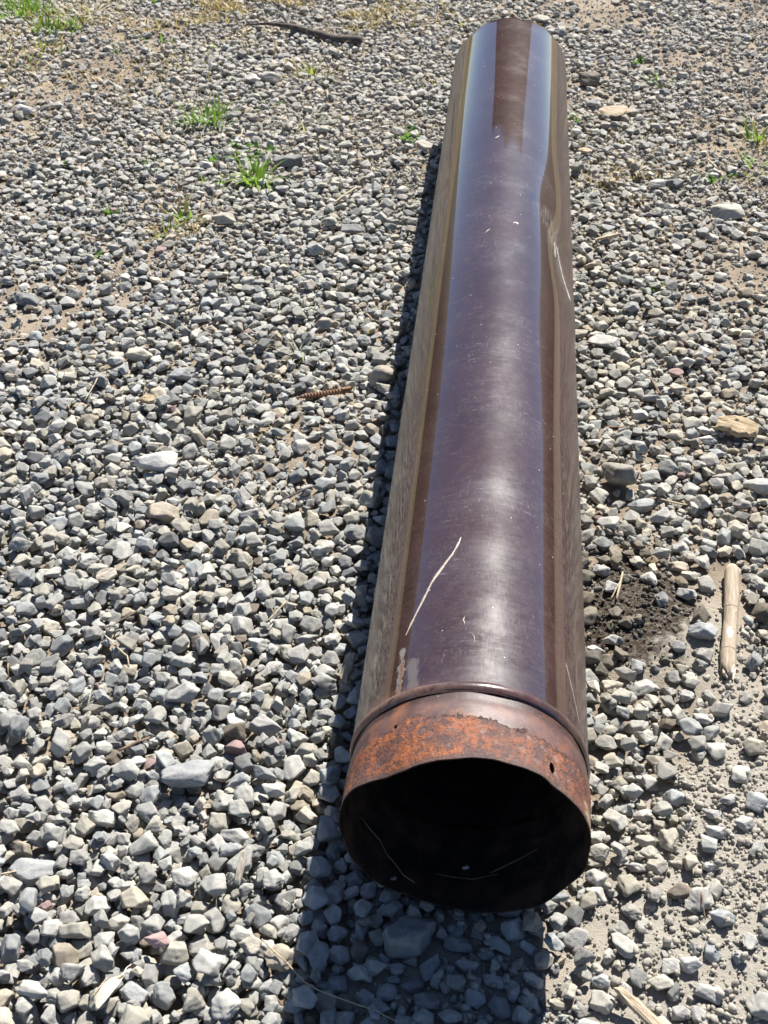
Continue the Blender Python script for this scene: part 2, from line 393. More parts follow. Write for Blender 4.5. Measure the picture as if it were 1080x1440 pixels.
(-0.859, 1.2098, 0.0234, 0.0141, 0.0117, 'slate', 'dark leaning stone near the left edge'),
(-0.5255, 0.9934, 0.0215, 0.0134, 0.0125, 'blue', ''),
(-0.7203, 0.8595, 0.0143, 0.0139, 0.0089, 'slate', ''),
(0.4603, 1.6746, 0.0361, 0.0217, 0.0108, 'warm', 'long low stone near the right edge beyond the pipe middle'),
(0.3249, 1.7868, 0.0217, 0.013, 0.0073, 'pale', ''),
(0.3642, 1.7975, 0.0165, 0.016, 0.0102, 'slate', ''),
(-0.1733, 1.9257, 0.0316, 0.019, 0.0118, 'warm', 'low stone touching the left side of the far part of the pipe'),
(0.0754, 2.7787, 0.0309, 0.0186, 0.008, 'warm', 'low warm grey stone just beyond the far end of the pipe')
]
CAMP = np.array(co.location); FW = np.array(fw)
def in_view(x, y, m):
    return (x > -.442 - .338 * (y + .17) - m) & (x < .307 + .131 * (y + .1) + m) & (y > -.17 - m * .6) & (y < 3.1 + m)
TN = list(TONES)
def pick_tone(x, y, r):
    u = r.random()
    left = x < -.1
    if u < .40: t = 'grey'
    elif u < .58: t = 'blue'
    elif u < .74: t = 'pale'
    elif u < .90: t = 'warm'
    elif u < .93: t = 'slate'
    elif u < .968: t = 'tan'
    elif u < .988: t = 'beige'
    else: t = 'mauve' if r.random() < .35 else 'umber'
    c = np.array(TONES[t]) * r.uniform(.70, 1.18)
    if x > .12 and y < 1.6: c = c * np.array((1.02, 1.0, .965))
    dm = float(soil(np.array(x), np.array(y)))
    if dm > .32 and r.random() < .78: c = c * np.array((.50, .45, .39)); t = 'umber'
    if y > 1.3:
        k = min(1, (y - 1.3) / .8) * r.uniform(.15, .55); c = c * (1 - k) + np.array((.40, .37, .325)) * k
    return t, c

FLAT = [i for i, a_ in enumerate(AXES) if a_[2] < .56]
gravel = []                                                # x,y,z, rx,ry,rz, size, proto, tone(3), tone name
r = rng
YB = 4.0
def drop(n, size_fn, dens_fn, ncand, maxtop, tilt):
    got = 0
    for _ in range(n):
        size = size_fn(); yt0 = r.random(); pi_ = int(r.integers(len(PROTO)))
        yt = Y0 + .1 + (YB - Y0 - .1) * yt0 ** 1.05      # the gravel is finer farther off
        fr = float(sstep(np.array(yt), .7, 1.7))
        if r.random() < .40 + .42 * fr: pi_ = int(FLAT[r.integers(len(FLAT))])
        ax = AXES[pi_]
        size *= 1.0 - .10 * float(sstep(np.array(yt), .7, 1.7)) * (.9 + .3 * r.random())
        tl_ = tilt * (1 - .35 * fr); ez, tx, ty = r.uniform(0, 6.28), r.normal(0, tl_), r.normal(0, tl_)
        M = rotm(ez, tx, ty); k, lo, up = caps(ax, M, size)
        best = None
        for _c in range(ncand * 4):
            y = yt + r.normal(0, .05)
            if not Y0 + .03 < y < YB: continue
            wl, wr = -.442 - .338 * (y + .17) - .42, .307 + .131 * (y + .1) + .42
            x = wl + (wr - wl) * r.random()
            if r.random() * 2.4 > (wr - wl): continue
            if r.random() > dens_fn(x, y): continue
            z = land(x, y, k, lo)
            if z > .3: continue
            top = z + up.max()
            ax_ = abs(x)
            if ax_ < R and -.012 < y < LEN and top > R - math.sqrt(R * R - ax_ * ax_) - .0025: continue
            g = z - (-.03)
            if best is None or g < best[0]: best = (g, x, y, z, top)
            ncand_done = True
            if _c > ncand * 2 and best: break
        if best is None or best[4] > maxtop: continue
        g, x, y, z, top = best
        z -= size * .10
        stamp(x, y, k, up, z)
        t, c = pick_tone(x, y, r)
        gravel.append((x, y, z, tx, ty, ez, size, pi_, c[0], c[1], c[2], t)); got += 1
    return got
SP = None
sp_grid = sparse(hx[:, None], hy[None, :])
def spg(x, y):
    return sp_grid[min(int((x - X0) / RES), HX - 1), min(int((y - Y0) / RES), HY - 1)]
dn = lambda x, y: (1 - .93 * spg(x, y)) * (1.0 if in_view(x, y, .12) else .5)
n_a = drop(15000, lambda: float(np.clip(r.lognormal(math.log(.0092), .28), .0045, .017)), dn, 4, .012, .22)
blocked = np.zeros_like(Hm)                                # keeps later stones off the ones set out by hand
placed = []                                                # (x, y, z, size, axes, rotation, kind)
for (x, y, a, b, cz, tone, lab) in STONES:
    k, lo, up = caps((1, b / a, cz / a), np.eye(3), a)
    i, j = int(round((x - X0) / RES)), int(round((y - Y0) / RES))
    d_ = (Hm[i - k:i + k + 1, j - k:j + k + 1] - lo)[lo < 1]
    z = float(np.quantile(d_, .93)) - cz * .10            # comes to rest on what lies below, a little sunk in
    if tone in ('rock', 'round'): cz *= 1.22; z += cz * .34
    placed.append([x, y, z, a, b, cz, tone, lab])
    stamp(x, y, k, up * .9, z)
    i, j = int(round((x - X0) / RES)), int(round((y - Y0) / RES))
    # keep clear the stone itself and a little in front of it
    bl = blocked[i - k:i + k + 1, j - k:j + k + 1]
    if bl.shape == up.shape: np.maximum(bl, (up > 0), out=bl)
for p0, p1, rad_ in (((0.3502, 0.5942), (0.3213, 0.3732), .013), ((-0.3175, 0.9567), (-0.2321, 0.9840), .007)):
    for t_ in np.linspace(0, 1, 40):
        x, y = p0[0] + (p1[0] - p0[0]) * t_, p0[1] + (p1[1] - p0[1]) * t_
        i, j, k = int(round((x - X0) / RES)), int(round((y - Y0) / RES)), int(rad_ / RES) + 1
        blocked[i - k:i + k + 1, j - k:j + k + 1] = 1
Hm += blocked * 1.0

n_b = drop(27000, lambda: float(np.clip(r.lognormal(math.log(.0090), .34), .0036, .0165)), dn, 5, .018, .24)
print('stones', n_a, n_b)
Hm -= blocked * 1.0

# small chips and pebbles where earth shows
n = 420000
py = Y0 + .15 + (3.6 - Y0) * r.random(n) ** 1.5
wl, wr = -.442 - .338 * (py + .17) - .3, .307 + .131 * (py + .1) + .3
px = wl + (wr - wl) * r.random(n)
sp = sparse(px, py)
hz = Hm[np.clip(((px - X0) / RES).round().astype(int), 0, HX - 1), np.clip(((py - Y0) / RES).round().astype(int), 0, HY - 1)]
gz = ground_z(px, py)
ps = np.clip(r.lognormal(math.log(.0019), .52, n), .0009, .0062)
keep = (hz - gz < .009) & (r.random(n) < np.clip(.12 + (.62 + .38 * sstep(py, .8, 1.4)) * sp * (.25 + .75 * (wob(px * 4, py * 4) > -.1)), 0, 1) * (1 - .15 * sstep(py, 1.0, 1.8))) & ~((np.abs(px) < .07) & (py > 0) & (py < LEN))
ps *= 1 + .35 * sstep(py, .8, 1.6)
keep &= (ps > .0016) | (py < .7)
px, py, hz, ps = px[keep], py[keep], hz[keep], ps[keep]
peb_tone = np.array([pick_tone(x, y, r)[1] for x, y in zip(px, py)])
k = (.5 * sstep(px, .1, .2) + .2)[:, None] * (1 - .75 * soil(px, py)[:, None])
peb_tone = (peb_tone * (1 - k) + np.array((.41, .38, .33)) * k) * (1.08 - .12 * sstep(py, 1., 1.8))[:, None]
peb_tone *= (1 - .6 * np.clip(soil(px, py), 0, 1))[:, None]
print('pebbles', len(px))

# ------------------------------------------------------------------ stones as objects: the ones set out by hand and the largest in view
def px_size(x, y, z, s):
    d = (np.array((x, y, z)) - CAMP) @ FW; return s / d
ZN = [(lambda x, y: -.165 < x < .09 and y < -.005, "in the pipe's shadow at the mouth"),
      (lambda x, y: x < -.165 and y < .12, 'in the lower left foreground gravel'),
      (lambda x, y: x < -.13 and y < .5, 'in the left gravel beside the near half of the pipe'),
      (lambda x, y: x < -.13 and y < 1.2, 'in the left middle gravel'),
      (lambda x, y: x < -.1, 'in the earthy far left gravel'),
      (lambda x, y: y < .14, 'on the sandy patch right of the pipe mouth'),
      (lambda x, y: y < .62, 'in the thin gravel right of the near pipe end'),
      (lambda x, y: y < 1.3, 'in the right gravel beside the middle of the pipe'),
      (lambda x, y: True, 'in the far right gravel')]
WORD = {'grey': 'mid grey', 'blue': 'bluish grey', 'pale': 'pale grey', 'warm': 'warm grey', 'slate': 'dark slate', 'umber': 'dark brown',
        'tan': 'tan', 'beige': 'beige', 'white': 'whitish', 'mauve': 'mauve', 'pink': 'pinkish', 'bluepale': 'pale blue-grey', 'round': 'tan-grey', 'rock': 'brown-grey'}
def zone(x, y):
    for f, t in ZN:
        if f(x, y): return t
LAND = [((-0.0490, -0.0276), 'big dark slab in the shadow'), ((-0.2810, 0.2133), 'mauve-red stone'), ((-0.3112, -0.0608), 'pinkish red stone'), ((-0.3249, 0.1563), 'wide pale slab'),
        ((-0.3391, -0.1339), 'curled dry leaf'), ((-0.4717, 0.0202), 'long bone-shaped stone'), ((-0.4668, -0.0576), 'bluest stone at the left edge'), ((-0.5068, 0.7497), 'largest whitish stone'),
        ((-0.4711, 0.6407), 'broad tan-grey stone'), ((-0.6092, 1.0571), 'blocky beige stone'), ((-0.2757, 0.9713), 'rusty screw'), ((-0.1826, 1.0231), 'smooth round cobble'),
        ((0.3367, 0.4811), 'thick broken stick'), ((0.1854, -0.0946), 'long wood splinter at the bottom'), ((0.2358, 0.0587), 'dark pointed stone on the sand'),
        ((0.2025, 0.7817), 'biggest rock beside the pipe'), ((0.3934, 0.9239), 'yellowish bark chip'), ((0.1942, 1.1822), 'flat pale long stone by the pipe'),
        ((0.1897, 0.5361), 'straws on the dark soil'), ((-0.3622, 0.2858), 'broad square rough stone'), ((-0.1805, 0.1264), 'beige stone near the shadow'), ((-0.2391, 0.0302), 'upright wood sliver'),
        ((-0.2792, 0.6897), 'straight dark twig'), ((-0.1405, 0.1076), 'left rim of the pipe mouth'), ((0.1476, 0.2720), 'right end of the pipe bead'), ((0.1433, 0.1209), 'right rim of the pipe mouth'),
        ((0.0889, -0.0627), 'right edge of the pipe shadow'), ((-0.1618, -0.0387), 'left edge of the pipe shadow'), ((-0.5123, 0.4891), 'brown bark flake'), ((-0.4002, 0.1961), 'brown twig stub'),
        ((-0.2685, 0.4422), 'pale straw pointing at the pipe'), ((-0.2510, 0.2499), 'big grey stone near the pipe collar'), ((-0.3243, -0.1125), 'large blue-grey stone beside the leaf'),
        ((-0.4152, 0.0985), 'flat-topped pale stone'), ((0.3337, 0.1848), 'large right-edge blue-grey stone'), ((-0.1330, 0.5409), 'long scratched left flank of pipe')]
USED = {}
ORD = ['', ', second nearest', ', third nearest', ', fourth nearest', ', fifth nearest', ', sixth nearest']
def auto_label(x, y, tone, ax):
    shp = 'elongated' if ax[1] < .66 else ('flattish' if ax[2] < .55 else ('chunky' if ax[1] > .8 else 'angular'))
    ds = sorted((math.hypot(x - p_[0], y - p_[1]), p_, nm) for p_, nm in LAND)
    ds = [q_ for q_ in ds if q_[0] > .012]
    d_, p_, nm = ds[0]; dx, dy = x - p_[0], y - p_[1]
    if abs(dx) > abs(dy): rel = 'left of' if dx < 0 else 'right of'
    else: rel = 'in front of' if dy < 0 else 'behind'
    base = '%s %s stone %s the %s' % (WORD[tone], shp, rel, nm)
    USED.setdefault(base, []).append(d_); return base
def number_labels(objs):
    # where several stones answer one description, tell them apart by nearness
    by = {}
    for o in objs:
        by.setdefault(o['label'], []).append(o)
    for lab, os_ in by.items():
        if len(os_) < 2 or not any(lab.endswith(nm) for _, nm in LAND): continue
        p_ = next(p for p, nm in LAND if lab.endswith(nm))
        os_.sort(key=lambda o: math.hypot(o.location.x - p_[0], o.location.y - p_[1]))
        for i, o in enumerate(os_):
            if i: o['label'] = lab + ORD[min(i, 5)]
GRP = 'loose stones of the gravel'
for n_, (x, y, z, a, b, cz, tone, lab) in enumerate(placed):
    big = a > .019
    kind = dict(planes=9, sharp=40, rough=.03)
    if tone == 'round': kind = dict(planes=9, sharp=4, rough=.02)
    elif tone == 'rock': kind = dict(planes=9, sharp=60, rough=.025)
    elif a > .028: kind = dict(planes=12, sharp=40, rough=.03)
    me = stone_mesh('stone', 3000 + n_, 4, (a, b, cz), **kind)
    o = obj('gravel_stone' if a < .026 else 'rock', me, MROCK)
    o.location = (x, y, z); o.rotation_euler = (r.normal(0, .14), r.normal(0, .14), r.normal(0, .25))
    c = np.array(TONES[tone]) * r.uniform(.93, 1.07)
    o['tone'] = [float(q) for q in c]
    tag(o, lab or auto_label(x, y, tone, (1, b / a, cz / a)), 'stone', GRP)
cand = []
for i, s in enumerate(gravel):
    x, y, z = s[:3]
    if not in_view(x, y, -.02): continue
    if abs(x) < R + .03 and y > 0: continue
    if height(x, y) > z + s[6] * .95: continue
    cand.append((px_size(x, y, z, s[6]), i))
cand.sort(reverse=True)
solo = set(i for _, i in cand[:298 - len(placed)])
for i in sorted(solo):
    x, y, z, tx, ty, ez, size, pi_, c0, c1, c2, t = gravel[i]
    o = bpy.data.objects.new('gravel_stone', PROTO[pi_]); COL.objects.link(o)
    o.location = (x, y, z); o.rotation_euler = (tx, ty, ez); o.scale = (size,) * 3
    o['tone'] = [float(c0), float(c1), float(c2)]
    tag(o, auto_label(x, y, t, AXES[pi_]), 'stone', GRP)

number_labels([o for o in COL.objects if o.get('category') == 'stone'])

def scatter(name, label, pts, rots, sizes, picks, tones, protos):
    """one object of kind stuff: points carry rotation, size, shape and tone; geometry nodes set a stone on each"""
    lib = bpy.data.collections.new(name + '_shapes')
    for i, m_ in enumerate(protos):
        lib.objects.link(bpy.data.objects.new('%s_shape_%03d' % (name, i), m_))
    me = bpy.data.meshes.new(name); me.vertices.add(len(pts)); me.vertices.foreach_set('co', np.asarray(pts, np.float32).ravel())
    for nm, ty, arr, fld in (('rot', 'FLOAT_VECTOR', rots, 'vector'), ('size', 'FLOAT', sizes, 'value'), ('pick', 'INT', picks, 'value')):
        at = me.attributes.new(nm, ty, 'POINT'); at.data.foreach_set(fld, np.asarray(arr, np.int32 if ty == 'INT' else np.float32).ravel())
    at = me.attributes.new('tone', 'FLOAT_COLOR', 'POINT')
    at.data.foreach_set('color', np.concatenate([np.asarray(tones), np.ones((len(pts), 1))], 1).astype(np.float32).ravel())
    me.update()
    o = obj(name, me, MSTONE)
    ng = bpy.data.node_groups.new(name, 'GeometryNodeTree')
    ng.interface.new_socket('Geometry', in_out='INPUT', socket_type='NodeSocketGeometry')
    ng.interface.new_socket('Geometry', in_out='OUTPUT', socket_type='NodeSocketGeometry')
    N = ng.nodes; L = ng.links
    gi, go = N.new('NodeGroupInput'), N.new('NodeGroupOutput')
    m2p = N.new('GeometryNodeMeshToPoints'); ci = N.new('GeometryNodeCollectionInfo')
    ci.inputs['Collection'].default_value = lib; ci.inputs['Separate Children'].default_value = True; ci.inputs['Reset Children'].default_value = True
    iop = N.new('GeometryNodeInstanceOnPoints'); iop.inputs['Pick Instance'].default_value = True
    def na(nm, ty):
        q = N.new('GeometryNodeInputNamedAttribute'); q.data_type = ty; q.inputs['Name'].default_value = nm
        return q.outputs['Attribute']
    e2r = N.new('FunctionNodeEulerToRotation')
    L.new(gi.outputs[0], m2p.inputs[0]); L.new(m2p.outputs[0], iop.inputs['Points']); L.new(ci.outputs[0], iop.inputs['Instance'])
    L.new(na('rot', 'FLOAT_VECTOR'), e2r.inputs[0]); L.new(e2r.outputs[0], iop.inputs['Rotation'])
    L.new(na('size', 'FLOAT'), iop.inputs['Scale']); L.new(na('pick', 'INT'), iop.inputs['Instance Index'])
    L.new(iop.outputs[0], go.inputs[0])
    md = o.modifiers.new('scatter', 'NODES'); md.node_group = ng
    tag(o, label, kind='stuff')
    return o
rest = [s for i, s in enumerate(gravel) if i not in solo]
A = np.array([s[:11] for s in rest], float)
scatter('gravel', 'grey crushed stone gravel covering the ground around the pipe', A[:, :3], A[:, 3:6], A[:, 6], A[:, 7], A[:, 8:11], PROTO)
npb = len(px)
scatter('pebbles', 'small chips and pebbles lying on the bare earth between the stones', np.stack([px, py, hz + ps * .25], 1),
        r.uniform(0, 6.28, (npb, 3)), ps, r.integers(0, len(PEB), npb), peb_tone, PEB)

# ------------------------------------------------------------------ the pipe
pipe = empty('stove_pipe', (0, 0, 0))
tag(pipe, 'long glossy dark brown metal pipe with a rusty open end lying across the gravel', 'pipe')
def tube(name, prof_fn, ys, nth, holes=(), wrap_uv=True):
    """sheet around the axis; u = angle x radius from the top (towards +X), v = distance from the mouth, both in metres"""
    th = np.linspace(-PI, PI, nth + 1)[:-1]
    TH, YY = np.meshgrid(th, ys)
    rr, yy = prof_fn(TH, YY)
    X = rr * np.sin(TH); Z = R + rr * np.cos(TH)
    ny_ = len(ys)
    V = np.stack([X, yy, Z], -1).reshape(-1, 3)
    TV = np.stack([TH, YY], -1).reshape(-1, 2)
    id_ = np.arange(ny_ * nth).reshape(ny_, nth); nxt = np.roll(id_, -1, 1)
    F = np.stack([id_[:-1], nxt[:-1], nxt[1:], id_[1:]], -1).reshape(-1, 4)
    UV = []
    thu = np.append(th, PI)
    if holes:
        cen = np.stack([np.repeat([(thu[:-1] + thu[1:]) / 2], ny_ - 1, 0).ravel(), np.repeat((ys[:-1] + ys[1:]) / 2, nth)], 1)
        kill = np.zeros(len(F), bool)
        for (t0, y0, rt, ry) in holes:
            kill |= (((cen[:, 0] - t0) * R / rt) ** 2 + ((cen[:, 1] - y0) / ry) ** 2) < 1
            q_ = np.hypot((TV[:, 0] - t0) * R / rt, (TV[:, 1] - y0) / ry)
            near = (q_ > .72) & (q_ < 1.3)
            for i in np.where(near)[0]:                    # draw the rim of the hole onto its ellipse
                s_ = 1 / q_[i]
                t_, y_ = t0 + (TV[i, 0] - t0) * s_, y0 + (TV[i, 1] - y0) * s_
                r_, yy_ = prof_fn(np.array([[t_]]), np.array([[y_]]))
                V[i] = (r_[0, 0] * math.sin(t_), yy_[0, 0], R + r_[0, 0] * math.cos(t_))
        ki = np.where(~kill)[0]
    else: ki = np.arange(len(F))
    me = mesh_np(name, V, F[ki]); smooth(me)
    uv = me.uv_layers.new(name='UVMap')
    k_ = ki % nth; row = ki // nth
    U0, U1 = thu[k_] * R, thu[k_ + 1] * R; V0, V1 = ys[row], ys[row + 1]
    arr = np.stack([np.stack([U0, V0], 1), np.stack([U1, V0], 1), np.stack([U1, V1], 1), np.stack([U0, V1], 1)], 1)
    uv.data.foreach_set('uv', arr.astype(np.float32).ravel())
    return me
RIM = np.array([(-180, .1215), (-163, .1195), (-151, .119), (-132, .1188), (-115, .1205), (-98, .1222), (-86, .1250), (-75, .1280), (-66, .1300), (-57.6, .1276), (-50, .1222),
                (-43.4, .1174), (-34.4, .1178), (-26, .1216), (-17, .1257), (-9, .1270), (0, .1270), (12, .1276), (23, .1278), (32.9, .1288), (36, .1275), (39, .1256), (44, .1262), (52, .1263),
                (62, .1263), (73, .1251), (83.5, .1241), (96, .1248), (103.4, .1276), (112, .1272), (121, .1240), (127.6, .1254), (139, .1288), (154, .1243), (168, .1248), (180, .1215)])
def rim_r(th):
    return np.interp(np.degrees(th), RIM[:, 0], RIM[:, 1])
def rim_s(th):
    return sum(rim_r((th + d + PI) % (2 * PI) - PI) * w_ for d, w_ in ((-.05, .25), (0, .5), (.05, .25)))
def dent(th, y):
    """how the body is pushed in or out, metres"""
    d = -.0060 * np.exp(-(((th - math.radians(60)) * R / .030) ** 2 + ((y - 1.06) / .085) ** 2))
    d += -.0035 * np.exp(-(((th - math.radians(40)) * R / .03) ** 2 + ((y - 1.22) / .14) ** 2))
    d += .0022 * np.exp(-(((th - math.radians(74)) * R / .02) ** 2 + ((y - 0.98) / .07) ** 2))
    d += -.0015 * np.exp(-(((th - math.radians(35)) * R / .022) ** 2 + ((y - 0.9) / .25) ** 2))
    d += .0005 * np.sin(3 * th + 1.1 + .8 * y) + .0003 * np.sin(5 * th - .6 + 1.7 * y) + .00018 * np.sin(9 * th + 2.2 * y)
    d += -.0012 * np.exp(-(((th + math.radians(62)) * R / .012) ** 2 + ((y - .18) / .11) ** 2))
    return d
def far_cut(th):
    t = np.degrees(th)
    return .004 * np.sin(3 * th) + .0025 * np.sin(11 * th + 1) - .011 * np.exp(-((t - 8) / 3.5) ** 2) - .010 * np.exp(-((t + 42) / 7) ** 2) + .003 * np.sin(23 * th)
def prof_body(TH, Y):
    end = sstep(Y, LEN - .06, LEN)
    return R - .0006 + dent(TH, Y) * sstep(Y, .10, .2), Y + end * far_cut(TH)
def prof_collar(TH, Y):
    t = np.clip(1 - Y / .068, 0, 1) ** 1.4
    shape = .1245 + .0012 * np.exp(-((Y - .045) / .018) ** 2) - .0024 * np.where(Y < .080, np.exp(-((Y - .080) / .0085) ** 2), 1.0)
    shape = shape + .0012 * np.exp(-((Y - .006) / .006) ** 2)
    rip = .0004 * np.sin(7 * TH + 30 * Y) + .0003 * np.sin(13 * TH + 2)
    y2 = Y + t * (.0022 * np.sin(4 * TH + .5) + .0006 * np.sin(11 * TH + 1.3 * np.sin(3 * TH)) + .0002 * np.sin(31 * TH + 2) + .003 * np.exp(-((TH + .72) / .25) ** 2))
    return shape * (1 - t) + rim_s(TH) * t + rip, y2
def prof_bead(TH, Y):
    # Y runs 0..1 across the bead
    a = Y * PI
    return .1232 + .0029 * np.sin(a) + .0003 * np.sin(9 * TH), .0868 + .0145 * Y + .0008 * np.sin(3 * TH)

# paint, rust and soot
def seg(T, u, v, u0, v0, u1, v1):
    """distance to a line on the unrolled sheet"""
    du, dv = u1 - u0, v1 - v0; L2 = du * du + dv * dv
    t = T.math('DIVIDE', T.math('ADD', T.math('MULTIPLY', T.math('SUBTRACT', u, u0), du), T.math('MULTIPLY', T.math('SUBTRACT', v, v0), dv)), L2, clamp=True)
    ex = T.math('SUBTRACT', T.math('SUBTRACT', u, u0), T.math('MULTIPLY', t, du)); ey = T.math('SUBTRACT', T.math('SUBTRACT', v, v0), T.math('MULTIPLY', t, dv))
    return T.math('SQRT', T.math('ADD', T.math('MULTIPLY', ex, ex), T.math('MULTIPLY', ey, ey)))
def uvsplit(T):
    q = T.n('ShaderNodeUVMap', uv_map='UVMap').outputs[0]
    s_ = T.n('ShaderNodeSeparateXYZ'); T.put(s_.inputs[0], q)
    return q, s_.outputs[0], s_.outputs[1]
def ang(deg): return math.radians(deg) * R
def rotv(T, q, a_):
    x = T.n('ShaderNodeVectorRotate', rotation_type='Z_AXIS'); T.put(x.inputs['Vector'], q); x.inputs['Angle'].default_value = a_
    return x.outputs[0]
def paint(T, q, u, v, P):
    n_big = T.noise(P, 7, 5, .6); n_f = T.noise(P, 420, 4, .6); n_m = T.noise(P, 85, 6, .75)
    base = T.mix(T.mapr(n_big, .35, .65), (.030, .0105, .0095), (.040, .0155, .0135))
    dust = T.mapr(T.math('ADD', T.math('MULTIPLY', n_m, .65), T.math('MULTIPLY', n_f, .35)), .46, .70, 0, .12)
    # dirt lies thicker low on the sides
    side = T.mapr(T.math('ABSOLUTE', u), ang(46), ang(82), 0, .24)
    st = T.noise(T.vmul(q, (90., 6., 1.)), 1, 6, .7)
    dust = T.math('ADD', dust, T.math('MULTIPLY', side, T.mapr(st, .25, .75, .25, 1.3)))
    c = T.mix(dust, base, (.25, .20, .165))
    # scuffs: streaks across and along, tiny chips
    v1 = T.noise(T.vmul(q, (55., 300., 1.)), 1, 5, .75, .6); v2 = T.noise(T.vadd(T.vmul(q, (260., 60., 1.)), (3., 5., 0.)), 1, 5, .75, .8)
    rot = lambda a_, sx, sy: T.vmul(rotv(T, q, a_), (sx, sy, 1.))
    v3 = T.noise(rot(.6, 900., 22.), 1, 3, .6, .3); v4 = T.noise(rot(-.9, 800., 30.), 1, 3, .6, .3)
    mid = T.mapr(T.math('ABSOLUTE', T.math('SUBTRACT', u, ang(8))), ang(12), ang(48), 1, 0)
    patch = T.mapr(T.noise(P, 11, 4, .6), .42, .68)
    sc_ = T.math('MULTIPLY', T.math('MAXIMUM', T.math('MAXIMUM', T.mapr(v1, .56, .74), T.mapr(v2, .57, .75)), T.math('MAXIMUM', T.mapr(v3, .67, .80), T.mapr(v4, .68, .80))), T.math('MULTIPLY', T.math('ADD', T.math('MULTIPLY', mid, .75), .25), T.math('ADD', patch, .25)))
    c = T.mix(T.math('MULTIPLY', sc_, .38), c, (.40, .36, .345))
    vo = T.n('ShaderNodeTexVoronoi'); vo.inputs['Scale'].default_value = 60; T.put(vo.inputs['Vector'], P)
    vs = T.n('ShaderNodeSeparateColor'); T.put(vs.inputs[0], vo.outputs['Color'])
    chip = T.math('MULTIPLY', T.mapr(vo.outputs['Distance'], .035, .065, 1, 0), T.math('GREATER_THAN', vs.outputs[0], .72))
    c = T.mix(T.math('MULTIPLY', chip, .8), c, (.60, .55, .50))
    return c, sc_, dust, n_f, n_m, mid, patch, side
T = NT('brown_enamel'); q, u, v = uvsplit(T); P = T.pos()
c, sc_, dust, n_f, n_m, mid, patch, side = paint(T, q, u, v, P)
wobn = T.math('ADD', T.math('MULTIPLY', T.math('SUBTRACT', T.noise(P, 75, 6, .75), .5), .016), T.math('MULTIPLY', T.math('SUBTRACT', T.noise(T.vmul(q, (420., 130., 1.)), 1, 5, .75), .44), .016))
# grey flaked spot with a rusty middle beside the bead
d1 = T.math('ADD', seg(T, u, v, ang(-37.5), .158, ang(-36.8), .100), wobn)
m1 = T.mapr(d1, .0036, .0050, .85, 0)
m1 = T.math('MAXIMUM', m1, T.math('MULTIPLY', T.mapr(T.math('ADD', seg(T, u, v, ang(-31), .136, ang(-29.5), .102), wobn), .004, .009, 1, 0), .45))
c = T.mix(m1, c, (.21, .195, .18))
m2 = T.mapr(T.math('ADD', seg(T, u, v, ang(-37.3), .148, ang(-36.8), .104), T.math('MULTIPLY', wobn, .6)), .0010, .0026, 1, 0)
c = T.mix(T.math('MULTIPLY', m2, .8), c, (.17, .065, .035))
# rust creeping out from under the bead
m3 = T.mapr(T.math('ADD', v, T.math('MULTIPLY', T.noise(P, 60, 5, .6), .02)), .108, .121, .8, 0)
c = T.mix(T.math('MULTIPLY', m3, T.mapr(u, ang(-75), ang(5), 1, 0)), c, (.15, .065, .045))
# white scrape over the dent, with lighter rub marks round it
wob2 = T.math('MULTIPLY', T.math('SUBTRACT', T.noise(T.vmul(q, (160., 50., 1.)), 1, 4, .7), .5), .012)
m4 = T.mapr(T.math('ADD', seg(T, u, v, ang(50), 1.095, ang(67), .985), wob2), .0012, .0042, 1, 0)
m4 = T.math('MAXIMUM', m4, T.mapr(T.math('ADD', seg(T, u, v, ang(47), 1.10, ang(48), 1.06), wob2), .001, .0035, .8, 0))
rub = T.math('MULTIPLY', T.mapr(T.math('ADD', seg(T, u, v, ang(36), 1.18, ang(62), 1.0), T.math('MULTIPLY', wob2, 2.)), .004, .03, 1, 0), T.mapr(T.noise(T.vmul(q, (320., 24., 1.)), 1, 5, .7), .42, .7, 0, .55))
c = T.mix(rub, c, (.33, .29, .27)); m4 = T.math('MULTIPLY', m4, T.mapr(T.noise(T.vmul(q, (500., 120., 1.)), 1, 5, .8), .36, .56, .15, .9)); c = T.mix(m4, c, (.56, .51, .46))
# long hairline scratch low on the right near the mouth
m5 = T.mapr(T.math('ADD', seg(T, u, v, ang(50), .175, ang(62), .115), T.math('MULTIPLY', wobn, .05)), .0003, .0009, .7, 0)
c = T.mix(m5, c, (.55, .5, .45))
rgh = T.math('ADD', T.math('ADD', .47, T.math('MULTIPLY', sc_, .05)), T.math('MULTIPLY', dust, .5))
hb = T.math('ADD', T.math('MULTIPLY', n_f, .25), T.math('MULTIPLY', T.noise(T.vmul(q, (40., 900., 1.)), 1, 4, .7), .2))
T.set(Base_Color=c, Roughness=rgh, Normal=T.bump(hb, .045, .0006), Coat_Weight=T.math('SUBTRACT', 1.0, T.math('MAXIMUM', T.math('MULTIPLY', dust, 1.4), T.math('MAXIMUM', m1, m4)), clamp=True), Coat_Roughness=T.math('ADD', T.math('MULTIPLY', T.mapr(T.noise(P, 18, 5, .7), .3, .8, .035, .065), T.mapr(v, .35, .7, .35, 1.)), T.math('MULTIPLY', side, 1.1)))
T.b.inputs['Coat IOR'].default_value = 1.95
hz_ = T.mapr(T.math('ADD', T.math('MULTIPLY', T.noise(P, 16, 4, .6), .45), T.math('ADD', T.math('MULTIPLY', T.noise(T.vmul(q, (45., 160., 1.)), 1, 8, .8), .3), T.math('MULTIPLY', T.noise(T.vadd(T.vmul(q, (420., 90., 1.)), (7., 2., 0.)), 1, 6, .8), .25))), .36, .66)
T.put(T.b.inputs['Specular IOR Level'], T.math('ADD', .05, T.math('MULTIPLY', hz_, T.math('ADD', T.mapr(v, .1, .6, .36, .04), T.math('MULTIPLY', patch, .15)))))
MBODY = T.m

